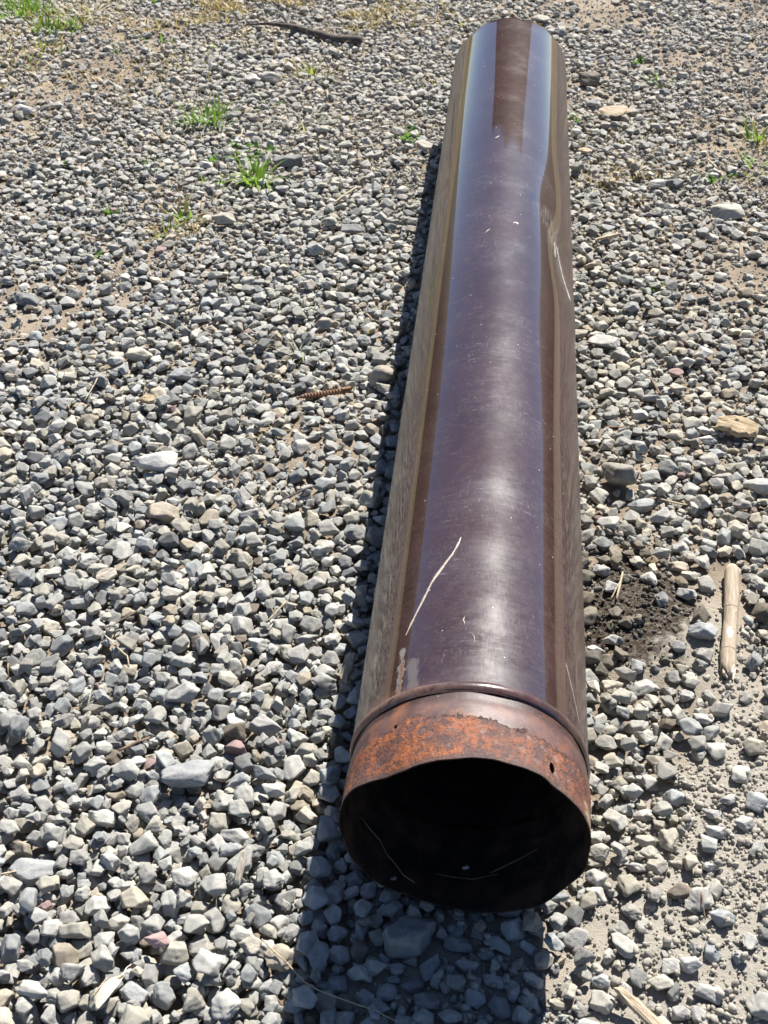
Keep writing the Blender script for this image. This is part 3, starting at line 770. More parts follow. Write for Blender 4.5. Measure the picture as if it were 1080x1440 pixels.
T = NT('rusty_collar'); q, u, v = uvsplit(T); P = T.pos()
c, sc_, dust, n_f, n_m, mid, patch, side = paint(T, q, u, v, P)
nA = T.noise(P, 26, 6, .7); nB = T.noise(P, 150, 6, .75); nC = T.noise(P, 420, 4, .7)
# faded purplish primer where the paint is worn through
c = T.mix(T.mapr(T.math('ADD', v, T.math('MULTIPLY', nA, .02)), .095, .075, 0, .85), c, T.mix(T.mapr(nA, .35, .7), (.065, .029, .026), (.17, .092, .08)))
rust = T.mix(T.mapr(nB, .36, .54), (.050, .018, .014), (.27, .075, .020))
rust = T.mix(T.mapr(T.math('ADD', T.math('MULTIPLY', nA, .5), T.math('MULTIPLY', nB, .5)), .49, .60), rust, (.37, .112, .030))
rust = T.mix(T.math('MULTIPLY', T.mapr(u, ang(-12), ang(22)), T.mapr(nA, .3, .6, 1, .55)), rust, T.mix(T.mapr(nB, .36, .6), (.065, .025, .019), (.21, .075, .038)))
rust = T.mix(T.mapr(nC, .60, .70, 0, .8), rust, (.03, .012, .010))
rust = T.mix(T.mapr(T.noise(P, 34, 9, .82, .3), .46, .56, 0, .88), rust, T.mix(nC, (.040, .018, .018), (.11, .05, .045)))
rust = T.mix(T.math('MULTIPLY', T.mapr(T.noise(P, 90, 5, .8), .56, .64), T.mapr(u, ang(-30), ang(0), .15, .7)), rust, (.26, .19, .175))
edge = T.math('ADD', .045, T.math('MULTIPLY', T.math('SUBTRACT', T.noise(P, 38, 9, .8), .5), .050))
edge = T.math('ADD', edge, T.mapr(T.math('ABSOLUTE', T.math('ADD', u, ang(28))), 0, ang(40), .012, 0))
band = T.mapr(T.math('SUBTRACT', edge, v), -.010, .006)
band = T.mapr(T.math('ADD', T.math('MULTIPLY', band, .75), T.math('MULTIPLY', T.math('ADD', T.math('MULTIPLY', nB, .6), T.math('MULTIPLY', nC, .4)), .6)), .56, .78)
c = T.mix(band, c, rust)
# bare rim: worn dark edge, chalky deposit low on the right
rim_m = T.mapr(T.math('ADD', v, T.math('MULTIPLY', nB, .008)), .0075, .0105, .75, 0)
c = T.mix(rim_m, c, (.075, .045, .038))
m6 = T.math('MULTIPLY', T.mapr(T.math('ADD', seg(T, u, v, ang(68), .015, ang(92), .002), T.math('MULTIPLY', T.math('SUBTRACT', nA, .5), .03)), .004, .012, 1, 0), T.mapr(nB, .4, .55))
c = T.mix(m6, c, (.42, .32, .20))
# stain round the small hole and the bead line
m7 = T.mapr(T.math('ADD', seg(T, u, v, ang(-37), .058, ang(-36), .088), T.math('MULTIPLY', T.math('SUBTRACT', nA, .5), .03)), .003, .013, .9, 0)
c = T.mix(T.math('MULTIPLY', m7, T.mapr(nB, .3, .6)), c, (.20, .075, .035))
m8 = T.math('MULTIPLY', T.mapr(T.noise(P, 48, 8, .8, .4), .50, .62), T.mapr(v, .092, .06, .25, .85))
c = T.mix(T.math('MULTIPLY', m8, T.math('SUBTRACT', 1.0, band)), c, T.mix(nB, (.10, .035, .022), (.24, .10, .055)))
spk = T.math('MULTIPLY', T.mapr(nC, .60, .68), T.mapr(u, ang(-15), ang(20)))
c = T.mix(T.math('MULTIPLY', spk, .35), c, (.45, .38, .36))
h = T.math('ADD', T.math('MULTIPLY', nB, .6), T.math('MULTIPLY', nC, .4))
h = T.math('MULTIPLY', h, T.math('ADD', T.math('MULTIPLY', band, 1.0), .12))
wet = T.mapr(u, ang(-30), ang(15), .64, .46)
T.set(Base_Color=c, Roughness=T.math('ADD', wet, T.math('MULTIPLY', nB, .12)), Normal=T.bump(h, 1.0, .003)); T.b.inputs['Specular IOR Level'].default_value = .6
MCOLLAR = T.m

T = NT('bead_paint'); q, u, v = uvsplit(T); P = T.pos()
nA = T.noise(P, 40, 6, .7); nB = T.noise(P, 170, 5, .7)
c = T.mix(T.mapr(nA, .4, .6), (.045, .021, .018), (.085, .05, .043))
rm = T.math('MULTIPLY', T.mapr(T.math('ADD', u, T.math('MULTIPLY', T.math('SUBTRACT', nA, .5), .10)), ang(-72), ang(6), 1, 0), T.mapr(nB, .36, .56))
c = T.mix(rm, c, T.mix(nB, (.16, .06, .035), (.28, .19, .14)))
rm2 = T.math('MULTIPLY', T.mapr(u, ang(8), ang(14)), T.math('MULTIPLY', T.mapr(u, ang(34), ang(26)), T.mapr(nB, .45, .6)))
c = T.mix(T.math('MULTIPLY', rm2, .8), c, (.10, .03, .022))
T.set(Base_Color=c, Roughness=T.math('ADD', .30, T.math('MULTIPLY', rm, .4)), Normal=T.bump(nB, .3, .001), Coat_Weight=T.math('SUBTRACT', .8, rm, clamp=True), Coat_Roughness=.12)
MBEAD = T.m

T = NT('soot'); P = T.pos()
nA = T.noise(P, 30, 5, .65)
c = T.mix(T.mapr(nA, .4, .65), (.018, .0145, .013), (.060, .036, .026))
T.set(Base_Color=c, Roughness=.93, Normal=T.bump(T.noise(P, 260, 4, .7), .5, .001)); T.b.inputs['Specular IOR Level'].default_value = .12
MSOOT = T.m

def shell(o, th, inner):
    o.data.materials.append(inner)
    md = o.modifiers.new('thickness', 'SOLIDIFY'); md.thickness = th; md.offset = -1; md.material_offset = 1; md.use_rim = True; md.material_offset_rim = 1
ys = np.concatenate([np.linspace(.0885, .30, 44), np.linspace(.31, LEN, 170)])
me = tube('body', prof_body, ys, 220); bo = obj('body', me, MBODY, pipe); shell(bo, .0012, MSOOT)
ys = np.concatenate([np.linspace(0, .02, 14), np.linspace(.0215, .094, 50)])
HOLES = ((math.radians(38.8), .0206, .0034, .0062), (math.radians(-36.4), .0540, .0020, .0022))
ys = np.unique(np.round(np.concatenate([np.arange(0, .1045, .0011), [.104]]), 5))
me = tube('collar', prof_collar, ys, 720, HOLES); cl = obj('collar', me, MCOLLAR, pipe); shell(cl, .0013, MSOOT)
def bead_uv(m):
    return m
me = tube('bead', prof_bead, np.linspace(0, 1, 15), 300); bd = obj('bead', me, MBEAD, pipe)
# sun-side check: normals of the sheets point outward
for o_ in (bo, cl, bd):
    p0 = o_.data.polygons[len(o_.data.polygons) // 2]
    cxyz = p0.center; outw = Vector((cxyz.x, 0, cxyz.z - R))
    if p0.normal.dot(outw) < 0: o_.data.flip_normals()

# pale gouge: a thin raised burr of bared metal and torn paint
def on_pipe(deg, y, lift):
    t = math.radians(deg); rr, yy = prof_body(np.array([[t]]), np.array([[y]])); rr = float(rr[0, 0]) + lift
    return (rr * math.sin(t), float(yy[0, 0]), R + rr * math.cos(t))
def strip_on_pipe(name, path, widths, mat, lift=.0003):
    V, F = [], []; n_ = len(path)
    for i, (d, y) in enumerate(path):
        w_ = widths[i]; k_ = math.degrees(w_ / R)
        V += [on_pipe(d - k_, y - w_ * .35, .00005), on_pipe(d, y, lift), on_pipe(d + k_, y + w_ * .35, .00005)]
    for i in range(n_ - 1):
        for s_ in (0, 1):
            a_ = i * 3 + s_; F.append((a_, a_ + 1, a_ + 4, a_ + 3))
    me = mesh_np(name, V, F); return obj(name, me, mat, pipe)
T = NT('bared_metal'); P = T.pos()
T.set(Base_Color=T.mix(T.mapr(T.noise(P, 500, 4, .7), .4, .62), (.48, .42, .35), (.30, .25, .20)), Roughness=.55); MBARE = T.m
kp = np.array([(-11.3, .3181), (-13.2, .302), (-15.5, .290), (-20, .2715), (-25.0, .2505), (-29.5, .222), (-33.5, .200), (-36.9, .1807)])
tt = np.linspace(0, 1, 42); kt = np.linspace(0, 1, len(kp))
path = [(np.interp(t, kt, kp[:, 0]) + r.normal(0, .06), np.interp(t, kt, kp[:, 1])) for t in tt]
wd = [max(.0002, .0020 * math.sin(PI * min(max(t * .96 + .02, 0), 1)) ** .55 * (1 + .45 * math.sin(t * 23) * math.sin(t * 7 + 1)) + r.normal(0, .0002)) for t in tt]
tag(strip_on_pipe('scratch', path, wd, MBARE), 'long pale curved scratch on the upper left of the pipe')
for pth, wv in (([(-17, .300), (-15.6, .3035), (-14.4, .3035)], .0005), ([(14, .3275), (18, .332), (21, .330)], .0003), ([(-6, .178), (-7, .186), (-6.2, .192)], .0006),
                ([(-2.8, .168), (-1.2, .160), (-1.0, .153)], .0004), ([(9, 1.080), (11, 1.087), (12.5, 1.080)], .0022), ([(-11, 1.045), (-8, 1.056), (-5.5, 1.058)], .0012), ([(-9, 1.40), (-5.5, 1.41)], .0018)):
    pp = [(np.interp(t, np.linspace(0, 1, len(pth)), [p_[0] for p_ in pth]) + r.normal(0, .1), np.interp(t, np.linspace(0, 1, len(pth)), [p_[1] for p_ in pth])) for t in np.linspace(0, 1, 8)]
    strip_on_pipe('scratch', pp, [wv * math.sin(PI * (i + .5) / 8) for i in range(8)], MBARE)

# ------------------------------------------------------------------ sticks, chips, straws
def frame_sweep(pts, radii, nseg=10, flat=1.0, closed=True, jag=None, up0=(0, 0, 1)):
    """tube along a path, each ring an ellipse (flat = height / width)"""
    pts = [Vector(p_) for p_ in pts]; V, F = [], []
    n_ = len(pts)
    for i, p_ in enumerate(pts):
        t = (pts[min(i + 1, n_ - 1)] - pts[max(i - 1, 0)]).normalized()
        s_ = t.cross(Vector(up0)).normalized(); u_ = s_.cross(t)
        for k in range(nseg):
            a_ = 2 * PI * k / nseg; rr = radii[i] * (1 + (jag(i, k) if jag else 0))
            V.append(p_ + s_ * math.cos(a_) * rr + u_ * math.sin(a_) * rr * flat)
    for i in range(n_ - 1):
        for k in range(nseg):
            a_, b2 = i * nseg + k, i * nseg + (k + 1) % nseg
            F.append((a_, b2, b2 + nseg, a_ + nseg))
    F.append(tuple(range(nseg))[::-1]); F.append(tuple((n_ - 1) * nseg + k for k in range(nseg)))
    return V, F
def hmax(x, y, rad=.006):
    i, j, k = int((x - X0) / RES), int((y - Y0) / RES), max(1, int(rad / RES))
    return float(Hm[max(i - k, 0):i + k + 1, max(j - k, 0):j + k + 1].max())

T = NT('stick_bark'); oc = T.obco()
n1 = T.noise(T.vmul(oc, (300., 22., 300.)), 1, 6, .7); n2 = T.noise(oc, 60, 5, .65)
c = T.mix(T.mapr(n1, .3, .7), (.24, .19, .135), (.44, .37, .28))
c = T.mix(T.mapr(n2, .5, .7, 0, .5), c, (.36, .29, .21))
sp_ = T.n('ShaderNodeSeparateXYZ'); T.put(sp_.inputs[0], oc)
for yy_, rr_ in ((-.005, .016), (-.0, .01)):
    pass
d3 = T.math('ADD', T.math('POWER', T.math('DIVIDE', T.math('SUBTRACT', sp_.outputs[1], -.035), .011), 2.), T.math('POWER', T.math('DIVIDE', T.math('SUBTRACT', sp_.outputs[0], -.001), .004), 2.))
top = T.math('GREATER_THAN', sp_.outputs[2], 0.)
c = T.mix(T.math('MULTIPLY', top, T.mapr(T.math('ADD', d3, T.math('MULTIPLY', T.math('SUBTRACT', T.noise(oc, 210, 5, .7), .5), 5.)), .5, 1.0, 1, 0)), c, (.62, .58, .50))
for yc_ in (.018, -.062):
    ln = T.math('ABSOLUTE', T.math('ADD', T.math('SUBTRACT', sp_.outputs[1], yc_), T.math('MULTIPLY', T.math('SUBTRACT', n2, .5), .012)))
    c = T.mix(T.mapr(ln, .0004, .0013, .8, 0), c, (.06, .045, .035))
T.set(Base_Color=c, Roughness=.85, Normal=T.bump(n1, .5, .0025)); MBARK = T.m
T = NT('torn_wood'); oc = T.obco()
T.set(Base_Color=T.mix(T.mapr(T.noise(T.vmul(oc, (300., 30., 300.)), 1, 5, .7), .35, .6), (.40, .29, .17), (.78, .72, .62)), Roughness=.8); MTORN = T.m
# thick broken stick on the right
A_, B_ = Vector((0.3495, 0.5882, 0)), Vector((0.3235, 0.3857, 0))
mid_ = (A_ + B_) / 2; ln_ = (A_ - B_).length
zs = [hmax(*(A_.lerp(B_, t).xy), .006) for t in np.linspace(0, 1, 15)]
zst = sorted(zs)[-3] + .0065
stick = empty('broken_stick', (mid_.x, mid_.y, zst)); stick.rotation_euler = (0, 0, math.atan2(-(A_ - B_).x, (A_ - B_).y))
tag(stick, 'thick pale barkless stick with a splintered lower end lying right of the pipe', 'stick')
pts, rad = [], []
for i in range(26):
    t = i / 25; y = ln_ * (.5 - t)
    pts.append((.0012 * math.sin(t * 5), y, .0010 * math.sin(t * 4 + 1)))
    rad.append((.0100 + .0006 * math.sin(t * 9) - (.0012 if i == 0 else 0)) * (1.05 if abs(t - .4) < .05 else 1) * (1 - .25 * max(0, (t - .93) / .07)))
js = np.random.default_rng(5).normal(0, .035, (26, 16))
V, F = frame_sweep(pts, rad, 16, .95, jag=lambda i, k: js[i, k])
for k in range(16): V[25 * 16 + k].y += .012 * math.sin(k * 1.1) * (1 if k % 2 else .3)
me = mesh_np('shaft', V, F); smooth(me); obj('shaft', me, MBARK, stick)
rs = np.random.default_rng(9)
for k in range(7):
    a_ = k * .9; x_, z_ = .006 * math.cos(a_), .005 * math.sin(a_) + .001
    L_ = rs.uniform(.003, .011)
    V, F = frame_sweep([(x_, -ln_ / 2 + .012, z_), (x_ * .9, -ln_ / 2 - L_ * .3, z_ * .9), (x_ * .6 + .002, -ln_ / 2 - L_, z_ * .6)], [.0034, .0026, .0004], 5, .6)
    obj('splinter', mesh_np('splinter', V, F), MTORN, stick)

# dark dead branch at the far left
T = NT('dead_branch'); oc = T.obco()
n1 = T.noise(T.vmul(oc, (30., 200., 200.)), 1, 5, .7)
T.set(Base_Color=T.mix(T.mapr(n1, .35, .7), (.045, .034, .028), (.17, .14, .12)), Roughness=.9, Normal=T.bump(n1, .6, .004)); MDEAD = T.m
def lay(u_path, lift):
    return [(x, y, hmax(x, y, .008) + lift) for x, y in u_path]
A_, B_ = Vector((-0.6018, 2.6351, 0)), Vector((-0.3873, 2.5647, 0)); m_ = (A_ + B_) / 2
br = empty('dead_branch', (m_.x, m_.y, 0)); tag(br, 'dark weathered branch lying on the earthy gravel at the far left of the pipe', 'branch')
zb = max(hmax(*(A_.lerp(B_, t).xy), .008) for t in np.linspace(0, 1, 9)) + .003
pts, rad = [], []
for i in range(20):
    t = i / 19; p_ = A_.lerp(B_, t) - m_
    pts.append((p_.x, p_.y + .006 * math.sin(t * 6), zb + .004 * math.sin(t * 5 + 2) - .006 * t)); rad.append(.006 + .008 * t ** .7 + .001 * math.sin(t * 17))
js2 = np.random.default_rng(4).normal(0, .10, (20, 12))
V, F = frame_sweep(pts, rad, 12, .9, jag=lambda i, k: js2[i, k]); me = mesh_np('shaft', V, F); smooth(me); obj('shaft', me, MDEAD, br)
V, F = frame_sweep([pts[0], (pts[0][0] - .05, pts[0][1] + .01, zb + .004), (pts[0][0] - .11, pts[0][1] + .008, zb)], [.006, .0045, .002], 8); me = mesh_np('twig', V, F); smooth(me); obj('twig', me, MDEAD, br)
V, F = frame_sweep([pts[-3], (pts[-1][0] + .035, pts[-1][1] - .014, zb - .009)], [.009, .002], 6, .6); obj('splinter', mesh_np('splinter', V, F), MDEAD, br)

# rusty screw
T = NT('screw_rust'); oc = T.obco(); n1 = T.noise(oc, 400, 5, .7)
T.set(Base_Color=T.mix(T.mapr(n1, .35, .65), (.12, .068, .038), (.25, .14, .075)), Roughness=.85, Normal=T.bump(n1, .5, .001)); MSCREW = T.m
A_, B_ = Vector((-0.3175, 0.9567, 0)), Vector((-0.2321, 0.9840, 0)); m_ = (A_ + B_) / 2
zsr = max(hmax(*(A_.lerp(B_, t).xy), .004) for t in np.linspace(0, 1, 9)) + .002
screw = empty('rusty_screw', (m_.x, m_.y, zsr)); dv = (B_ - A_); screw.rotation_euler = (0, -.03, math.atan2(dv.y, dv.x))
tag(screw, 'orange-brown rusty threaded screw lying in the gravel left of the round cobble', 'screw')
L_ = dv.length; V, F = [], []; nr, nk = 150, 14
for i in range(nr):
    t = i / (nr - 1); x_ = -L_ / 2 + t * L_ * .84
    for k in range(nk):
        a_ = 2 * PI * k / nk; ph = (x_ / .0052 - k / nk) % 1
        core = .0042 * min(1, .25 + t * 3.2)
        rr = core + .0019 * max(0, 1 - abs(ph - .5) * 3.2) * min(1, t * 5)
        V.append((x_, rr * math.cos(a_), rr * math.sin(a_)))
for i in range(nr - 1):
    for k in range(nk): F.append((i * nk + k, i * nk + (k + 1) % nk, (i + 1) * nk + (k + 1) % nk, (i + 1) * nk + k))
F.append(tuple(range(nk)))
me = mesh_np('thread', V, F); smooth(me); obj('thread', me, MSCREW, screw)
V, F = frame_sweep([(L_ * .33, 0, 0), (L_ * .345, 0, 0), (L_ * .49, 0, .0004), (L_ * .5, 0, .0004)], [.0050, .0064, .0066, .0056], 6); obj('head', mesh_np('head', V, F), MSCREW, screw)

# bark and wood chips
def chip_mat(name, c1, c2, sc_=(60., 500., 200.)):
    T = NT(name); oc = T.obco(); n1 = T.noise(T.vmul(oc, sc_), 1, 6, .7)
    T.set(Base_Color=T.mix(T.mapr(n1, .35, .65), c1, c2), Roughness=.88, Normal=T.bump(n1, .9, .003)); return T.m
MCHIP = chip_mat('bark_chip', (.30, .21, .115), (.56, .45, .30)); MCHIP2 = chip_mat('weathered_chip', (.34, .26, .17), (.55, .45, .33))
MGREYW = chip_mat('grey_wood', (.26, .23, .19), (.46, .42, .36))
def slab(name, label, cat, outline, center, rz, thick, mat, tilt=(0, 0), lift=.004, group=None, bend=0.0, seed=0):
    """an uneven flat chip: outline of (x, y), bottom and top faces with a rough bevel"""
    bm = bmesh.new(); rr = np.random.default_rng(seed); n_ = len(outline)
    rings = []
    for (s_, z_) in ((.86, -thick * .5), (1.0, -thick * .2), (1.0, thick * .2), (.84, thick * .5), (.45, thick * .58)):
        rings.append([bm.verts.new((x * s_ * (1 + rr.normal(0, .02)), y * s_ * (1 + rr.normal(0, .03)), z_ + rr.normal(0, thick * .07) + bend * (x * x) * s_ * s_)) for x, y in outline])
    for a_, b2 in zip(rings[:-1], rings[1:]):
        for k in range(n_): bm.faces.new((a_[k], a_[(k + 1) % n_], b2[(k + 1) % n_], b2[k]))
    bm.faces.new(rings[0][::-1]); bm.faces.new(rings[-1])
    me = bpy.data.meshes.new(name); bm.to_mesh(me); bm.free()
    o = obj(name, me, mat); x, y = center
    ext = max(abs(p_[0]) for p_ in outline) * .7
    o.location = (x, y, hmax(x, y, ext * .6) + lift); o.rotation_euler = (tilt[0], tilt[1], rz)
    return tag(o, label, cat, group)
def rough_outline(a, b, n_, seed, jag=.14):
    rr = np.random.default_rng(seed); return [(a * math.cos(2 * PI * k / n_) * (1 + rr.normal(0, jag)), b * math.sin(2 * PI * k / n_) * (1 + rr.normal(0, jag))) for k in range(n_)]
slab('bark_chip', 'yellowish fibrous bark chip resting on stones beside the small white stone', 'wood chip', rough_outline(.034, .020, 18, 1), (0.3934, 0.9239), -.25, .010, MCHIP, (.22, .06), .003)
slab('bark_chip', 'flat pale tan bark chip in the far right gravel near the top', 'wood chip', rough_outline(.036, .022, 16, 2), (0.2517, 2.1572), .15, .006, MCHIP2, (.14, 0), .001)
slab('wood_splinter', 'long split tan wood splinter at the bottom edge right of the pipe', 'wood chip', [(-.034, -.003), (-.03, .004), (-.01, .006), (.02, .0065), (.036, .004), (.033, -.005), (.01, -.006), (-.015, -.006)], (0.1854, -0.0946), -.72, .007, MCHIP2, (.1, .1), .004)
slab('wood_splinter', 'upright grey weathered wood sliver between stones in the lower left gravel', 'wood chip', [(-.0195, -.003), (-.018, .003), (.0, .0042), (.018, .0032), (.0205, -.001), (.01, -.004), (-.01, -.004)], (-0.2391, 0.0302), 1.5, .006, MGREYW, (0, -.25), .004)
slab('wood_splinter', 'short tan wood sliver pointing up left in the far right gravel', 'wood chip', [(-.030, -.002), (-.028, .003), (0, .0045), (.028, .002), (.03, -.002), (0, -.004)], (0.2122, 1.5361), .55, .005, MCHIP2, (0, 0), .002)
slab('wood_splinter', 'short upright tan wood sliver at the right edge of the far gravel', 'wood chip', [(-.018, -.003), (-.017, .003), (0, .004), (.02, .002), (.02, -.002), (0, -.004)], (0.4678, 1.5086), 1.5, .005, MCHIP2, (0, -.35), .004)
slab('bark_chip', 'pale wood strip leaning against the pipe shadow left of the bead', 'wood chip', [(-.022, -.005), (-.018, .005), (.0, .006), (.02, .004), (.022, -.002), (0, -.006)], (-0.1589, 0.3422), 1.35, .005, MCHIP2, (0, -.2), .004)
slab('bark_chip', 'small brown bark flake half buried in the left middle gravel', 'wood chip', rough_outline(.018, .010, 12, 8), (-0.5123, 0.4891), 1.0, .006, MGREYW, (.3, .1), .003)
slab('bark_chip', 'tiny yellow bark crumb among the left middle stones', 'wood chip', rough_outline(.013, .009, 12, 9), (-0.5572, 0.9105), .2, .006, MCHIP, (.2, .1), .003)
slab('bark_chip', 'pale tan bark chip beside the pipe in the far right gravel', 'wood chip', rough_outline(.018, .010, 12, 10), (0.1769, 1.9247), .2, .005, MCHIP2, (.1, .1), .003)

# dry leaf at the bottom left
T = NT('dry_leaf'); oc = T.obco(); n1 = T.noise(oc, 120, 4, .6)
T.set(Base_Color=T.mix(T.mapr(n1, .35, .7), (.52, .43, .32), (.72, .66, .56)), Roughness=.6); MLEAF = T.m
lf = empty('dry_leaf', (-0.3391, -0.1339, hmax(-0.3391, -0.1339, .012) + .006)); lf.rotation_euler = (.25, .1, 1.2)
tag(lf, 'curled pale dry leaf on the stones at the bottom left', 'leaf')
V, F = [], []
for i in range(13):
    t = i / 12; wv = .0062 * math.sin(PI * min(.97, t * .9 + .06)) ** .8; x_ = -.022 + .044 * t
    for k in range(5):
        s_ = (k - 2) / 2; V.append((x_, s_ * wv + .003 * math.sin(t * 3), .0045 * abs(s_) ** 1.5 + .004 * math.sin(t * 4)))
for i in range(12):
    for k in range(4): F.append((i * 5 + k, i * 5 + k + 1, i * 5 + k + 6, i * 5 + k + 5))
me = mesh_np('blade', V, F); smooth(me); o = obj('blade', me, MLEAF, lf); md = o.modifiers.new('thick', 'SOLIDIFY'); md.thickness = .0004
V, F = frame_sweep([(.021, .0005, .003), (.030, .002, .003), (.037, .001, .0005)], [.0008, .0006, .0005], 6); obj('stalk', mesh_np('stalk', V, F), MLEAF, lf)

# straws and twigs
MSTRAW = chip_mat('straw', (.45, .36, .22), (.66, .56, .40), (20., 900., 900.)); MSTRAW2 = chip_mat('brown_twig', (.16, .10, .065), (.30, .21, .14), (20., 600., 600.)); MDARKT = chip_mat('dark_twig', (.05, .047, .045), (.12, .11, .11), (20., 600., 600.))
def straw(label, path, rad, mat, lift=.002, group='dry straws and twigs', cat='straw', name='straw', over=None):
    P_ = []
    path = [Vector((*p_, 0)) for p_ in path]
    seglen = [0]
    for a_, b2 in zip(path[:-1], path[1:]): seglen.append(seglen[-1] + (b2 - a_).length)
    n_ = max(6, min(30, int(seglen[-1] / .008)))
    for i in range(n_):
        s_ = seglen[-1] * i / (n_ - 1); j = max(k for k in range(len(path)) if seglen[k] <= s_ + 1e-9); j = min(j, len(path) - 2)
        p_ = path[j].lerp(path[j + 1], (s_ - seglen[j]) / max(1e-6, seglen[j + 1] - seglen[j])); P_.append(p_)
    z_ = np.array([hmax(p_.x, p_.y, .003) for p_ in P_])
    env = np.array([max(z_[max(0, i - 2):i + 3].mean(), z_[i] - .001) for i in range(n_)])
    for _ in range(3): env = np.maximum(np.convolve(np.pad(env, 2, 'edge'), np.ones(5) / 5, 'valid'), z_ - .0015)
    P_ = [Vector((p_.x, p_.y, e_ + lift)) for p_, e_ in zip(P_, env)]
    o0 = P_[n_ // 2].copy(); P_ = [p_ - o0 for p_ in P_]
    rr_ = [rad * (.55 + .45 * math.sin(PI * (i + .6) / n_) ** .5) for i in range(n_)]
    V, F = frame_sweep(P_, rr_, 6, .7); me = mesh_np(name, V, F); smooth(me); o = obj(name, me, mat); o.location = o0
    return tag(o, label, cat, group)
straw('pale straw standing out on the dark soil beside the two-toned stone', [(0.1977, 0.5630), (0.1865, 0.5061)], .0016, MSTRAW)
straw('thin pale straw crossing the thicker straw on the dark soil', [(0.1928, 0.5407), (0.1789, 0.5054)], .0008, MSTRAW)
straw('long thin bent straw lying across the shadow at the bottom', [(-0.1754, -0.0711), (-0.1495, -0.0977), (-0.1371, -0.1034), (-0.0828, -0.1164), (-0.0324, -0.1293)], .0008, MSTRAW)
straw('long curved pale root among stones below the rusty collar on the left', [(-0.2021, -0.0525), (-0.1875, -0.0642), (-0.1734, -0.0741)], .0010, MSTRAW)
straw('pale straight straw near the left edge of the middle gravel', [(-0.8597, 1.0696), (-0.8205, 1.0829)], .0018, MSTRAW)
straw('dark straight twig among pale stones left of the pipe', [(-0.3039, 0.6704), (-0.2532, 0.7093)], .0022, MDARKT, cat='twig', name='twig')
straw('pale straw leaning right in the left middle gravel', [(-0.6637, 0.9042), (-0.6557, 0.9574)], .0012, MSTRAW)
straw('arching thin straw in the upper left gravel near the beige stone', [(-0.6232, 1.1650), (-0.5850, 1.1515), (-0.5570, 1.1301)], .0010, MSTRAW)
straw('pale straw pointing down toward the shadow left of the pipe', [(-0.2783, 0.4209), (-0.2578, 0.4598)], .0012, MSTRAW)
straw('thin brown root curling between left middle stones', [(-0.4832, 0.3742), (-0.4779, 0.3973), (-0.4547, 0.4267)], .0010, MSTRAW2)
straw('short pale root hooked round a stone in the left gravel', [(-0.4847, 0.3728), (-0.4608, 0.3504), (-0.4457, 0.3392), (-0.4392, 0.3210)], .0011, MSTRAW)
straw('brown twig stub between stones left of the mauve stone', [(-0.4174, 0.1857), (-0.3839, 0.2076)], .0024, MSTRAW2, cat='twig', name='twig')
straw('thin straight straw beside the dry leaf at the bottom left', [(-0.3572, -0.1364), (-0.3483, -0.1133)], .0009, MSTRAW)
straw('pale straw half hidden at the left edge of the lower gravel', [(-0.4989, 0.0012), (-0.4837, 0.0081)], .0014, MSTRAW)
straw('thin straw lying flat right of the biggest rock', [(0.2622, 0.7376), (0.2994, 0.7211)], .0018, MSTRAW)
straw('short brown twig in the right gravel above the yellow bark chip', [(0.2680, 1.0608), (0.2807, 1.0049)], .0018, MSTRAW2, cat='twig', name='twig')
straw('thin dark twig lying beside the pipe in the right gravel', [(0.1859, 0.9152), (0.2217, 0.9129)], .0014, MSTRAW2, cat='twig', name='twig')
straw('long pale straw at the upper left among earthy gravel', [(-1.2539, 2.3470), (-1.2475, 2.4079), (-1.2109, 2.4474), (-1.1593, 2.4268)], .0020, MSTRAW)
straw('straw pointing up beside the grass tufts in the far left gravel', [(-0.5953, 1.9290), (-0.5974, 1.9840)], .0016, MSTRAW)
straw('pale twig lying left of the pipe in the upper gravel', [(-0.3467, 1.6401), (-0.3053, 1.7174)], .0022, MSTRAW, cat='twig', name='twig')
straw('brown twig lying flat near the tan grass tuft on the left', [(-0.8437, 1.4506), (-0.7814, 1.4329)], .0014, MSTRAW2, cat='twig', name='twig')
straw('thin curved root in the far right gravel beside the pipe', [(0.3375, 1.6430), (0.3536, 1.5769), (0.3935, 1.5568)], .0012, MSTRAW2)
straw('pale twig in front of the dark branch at the far left', [(-0.7153, 2.6021), (-0.7015, 2.6753)], .0030, MSTRAW, cat='twig', name='twig')
straw('pale straw crossing stones in the far right gravel near the green sprigs', [(0.4434, 1.9177), (0.4598, 1.8688)], .0020, MSTRAW)
straw('thin straw on the far gravel just right of the pipe end', [(0.2973, 2.4116), (0.3257, 2.3582)], .0014, MSTRAW)
straw('very thin twig on sand right of the pipe mouth', [(0.2553, 0.0492), (0.2585, 0.0193)], .0008, MSTRAW2, cat='twig', name='twig')

# inside the mouth: a pale root on the left wall, two straws and a pebble at the bottom
def inner(deg, y, d=.003):
    t = math.radians(deg); rr = float(rim_s(np.array(t))) - .0015 - d if y < .05 else .1215 - d
    return Vector((rr * math.sin(t), y, R + rr * math.cos(t)))
def inside_straw(label, path, rad, mat=MSTRAW):
    P_ = [inner(*p_) for p_ in path]; o0 = P_[len(P_) // 2].copy()
    V, F = frame_sweep([p_ - o0 for p_ in P_], [rad] * len(P_), 6, up0=(0, 1, .2)); me = mesh_np('straw', V, F); smooth(me); o = obj('straw', me, mat); o.location = o0
    tag(o, label, 'straw', 'dry straws and twigs')
MDULL = chip_mat('dimmed_straw', (.11, .09, .065), (.22, .18, .13), (20., 900., 900.))  # straw colour dimmed for the pieces inside the pipe mouth
inside_straw('pale thin root hanging on the left inner wall of the pipe mouth', [(-112.9, .0523), (-119, .0478), (-129.4, .0441), (-135.5, .0337), (-141.5, .0289), (-147.7, .0202), (-154.5, .0173)], .0007, MDULL)
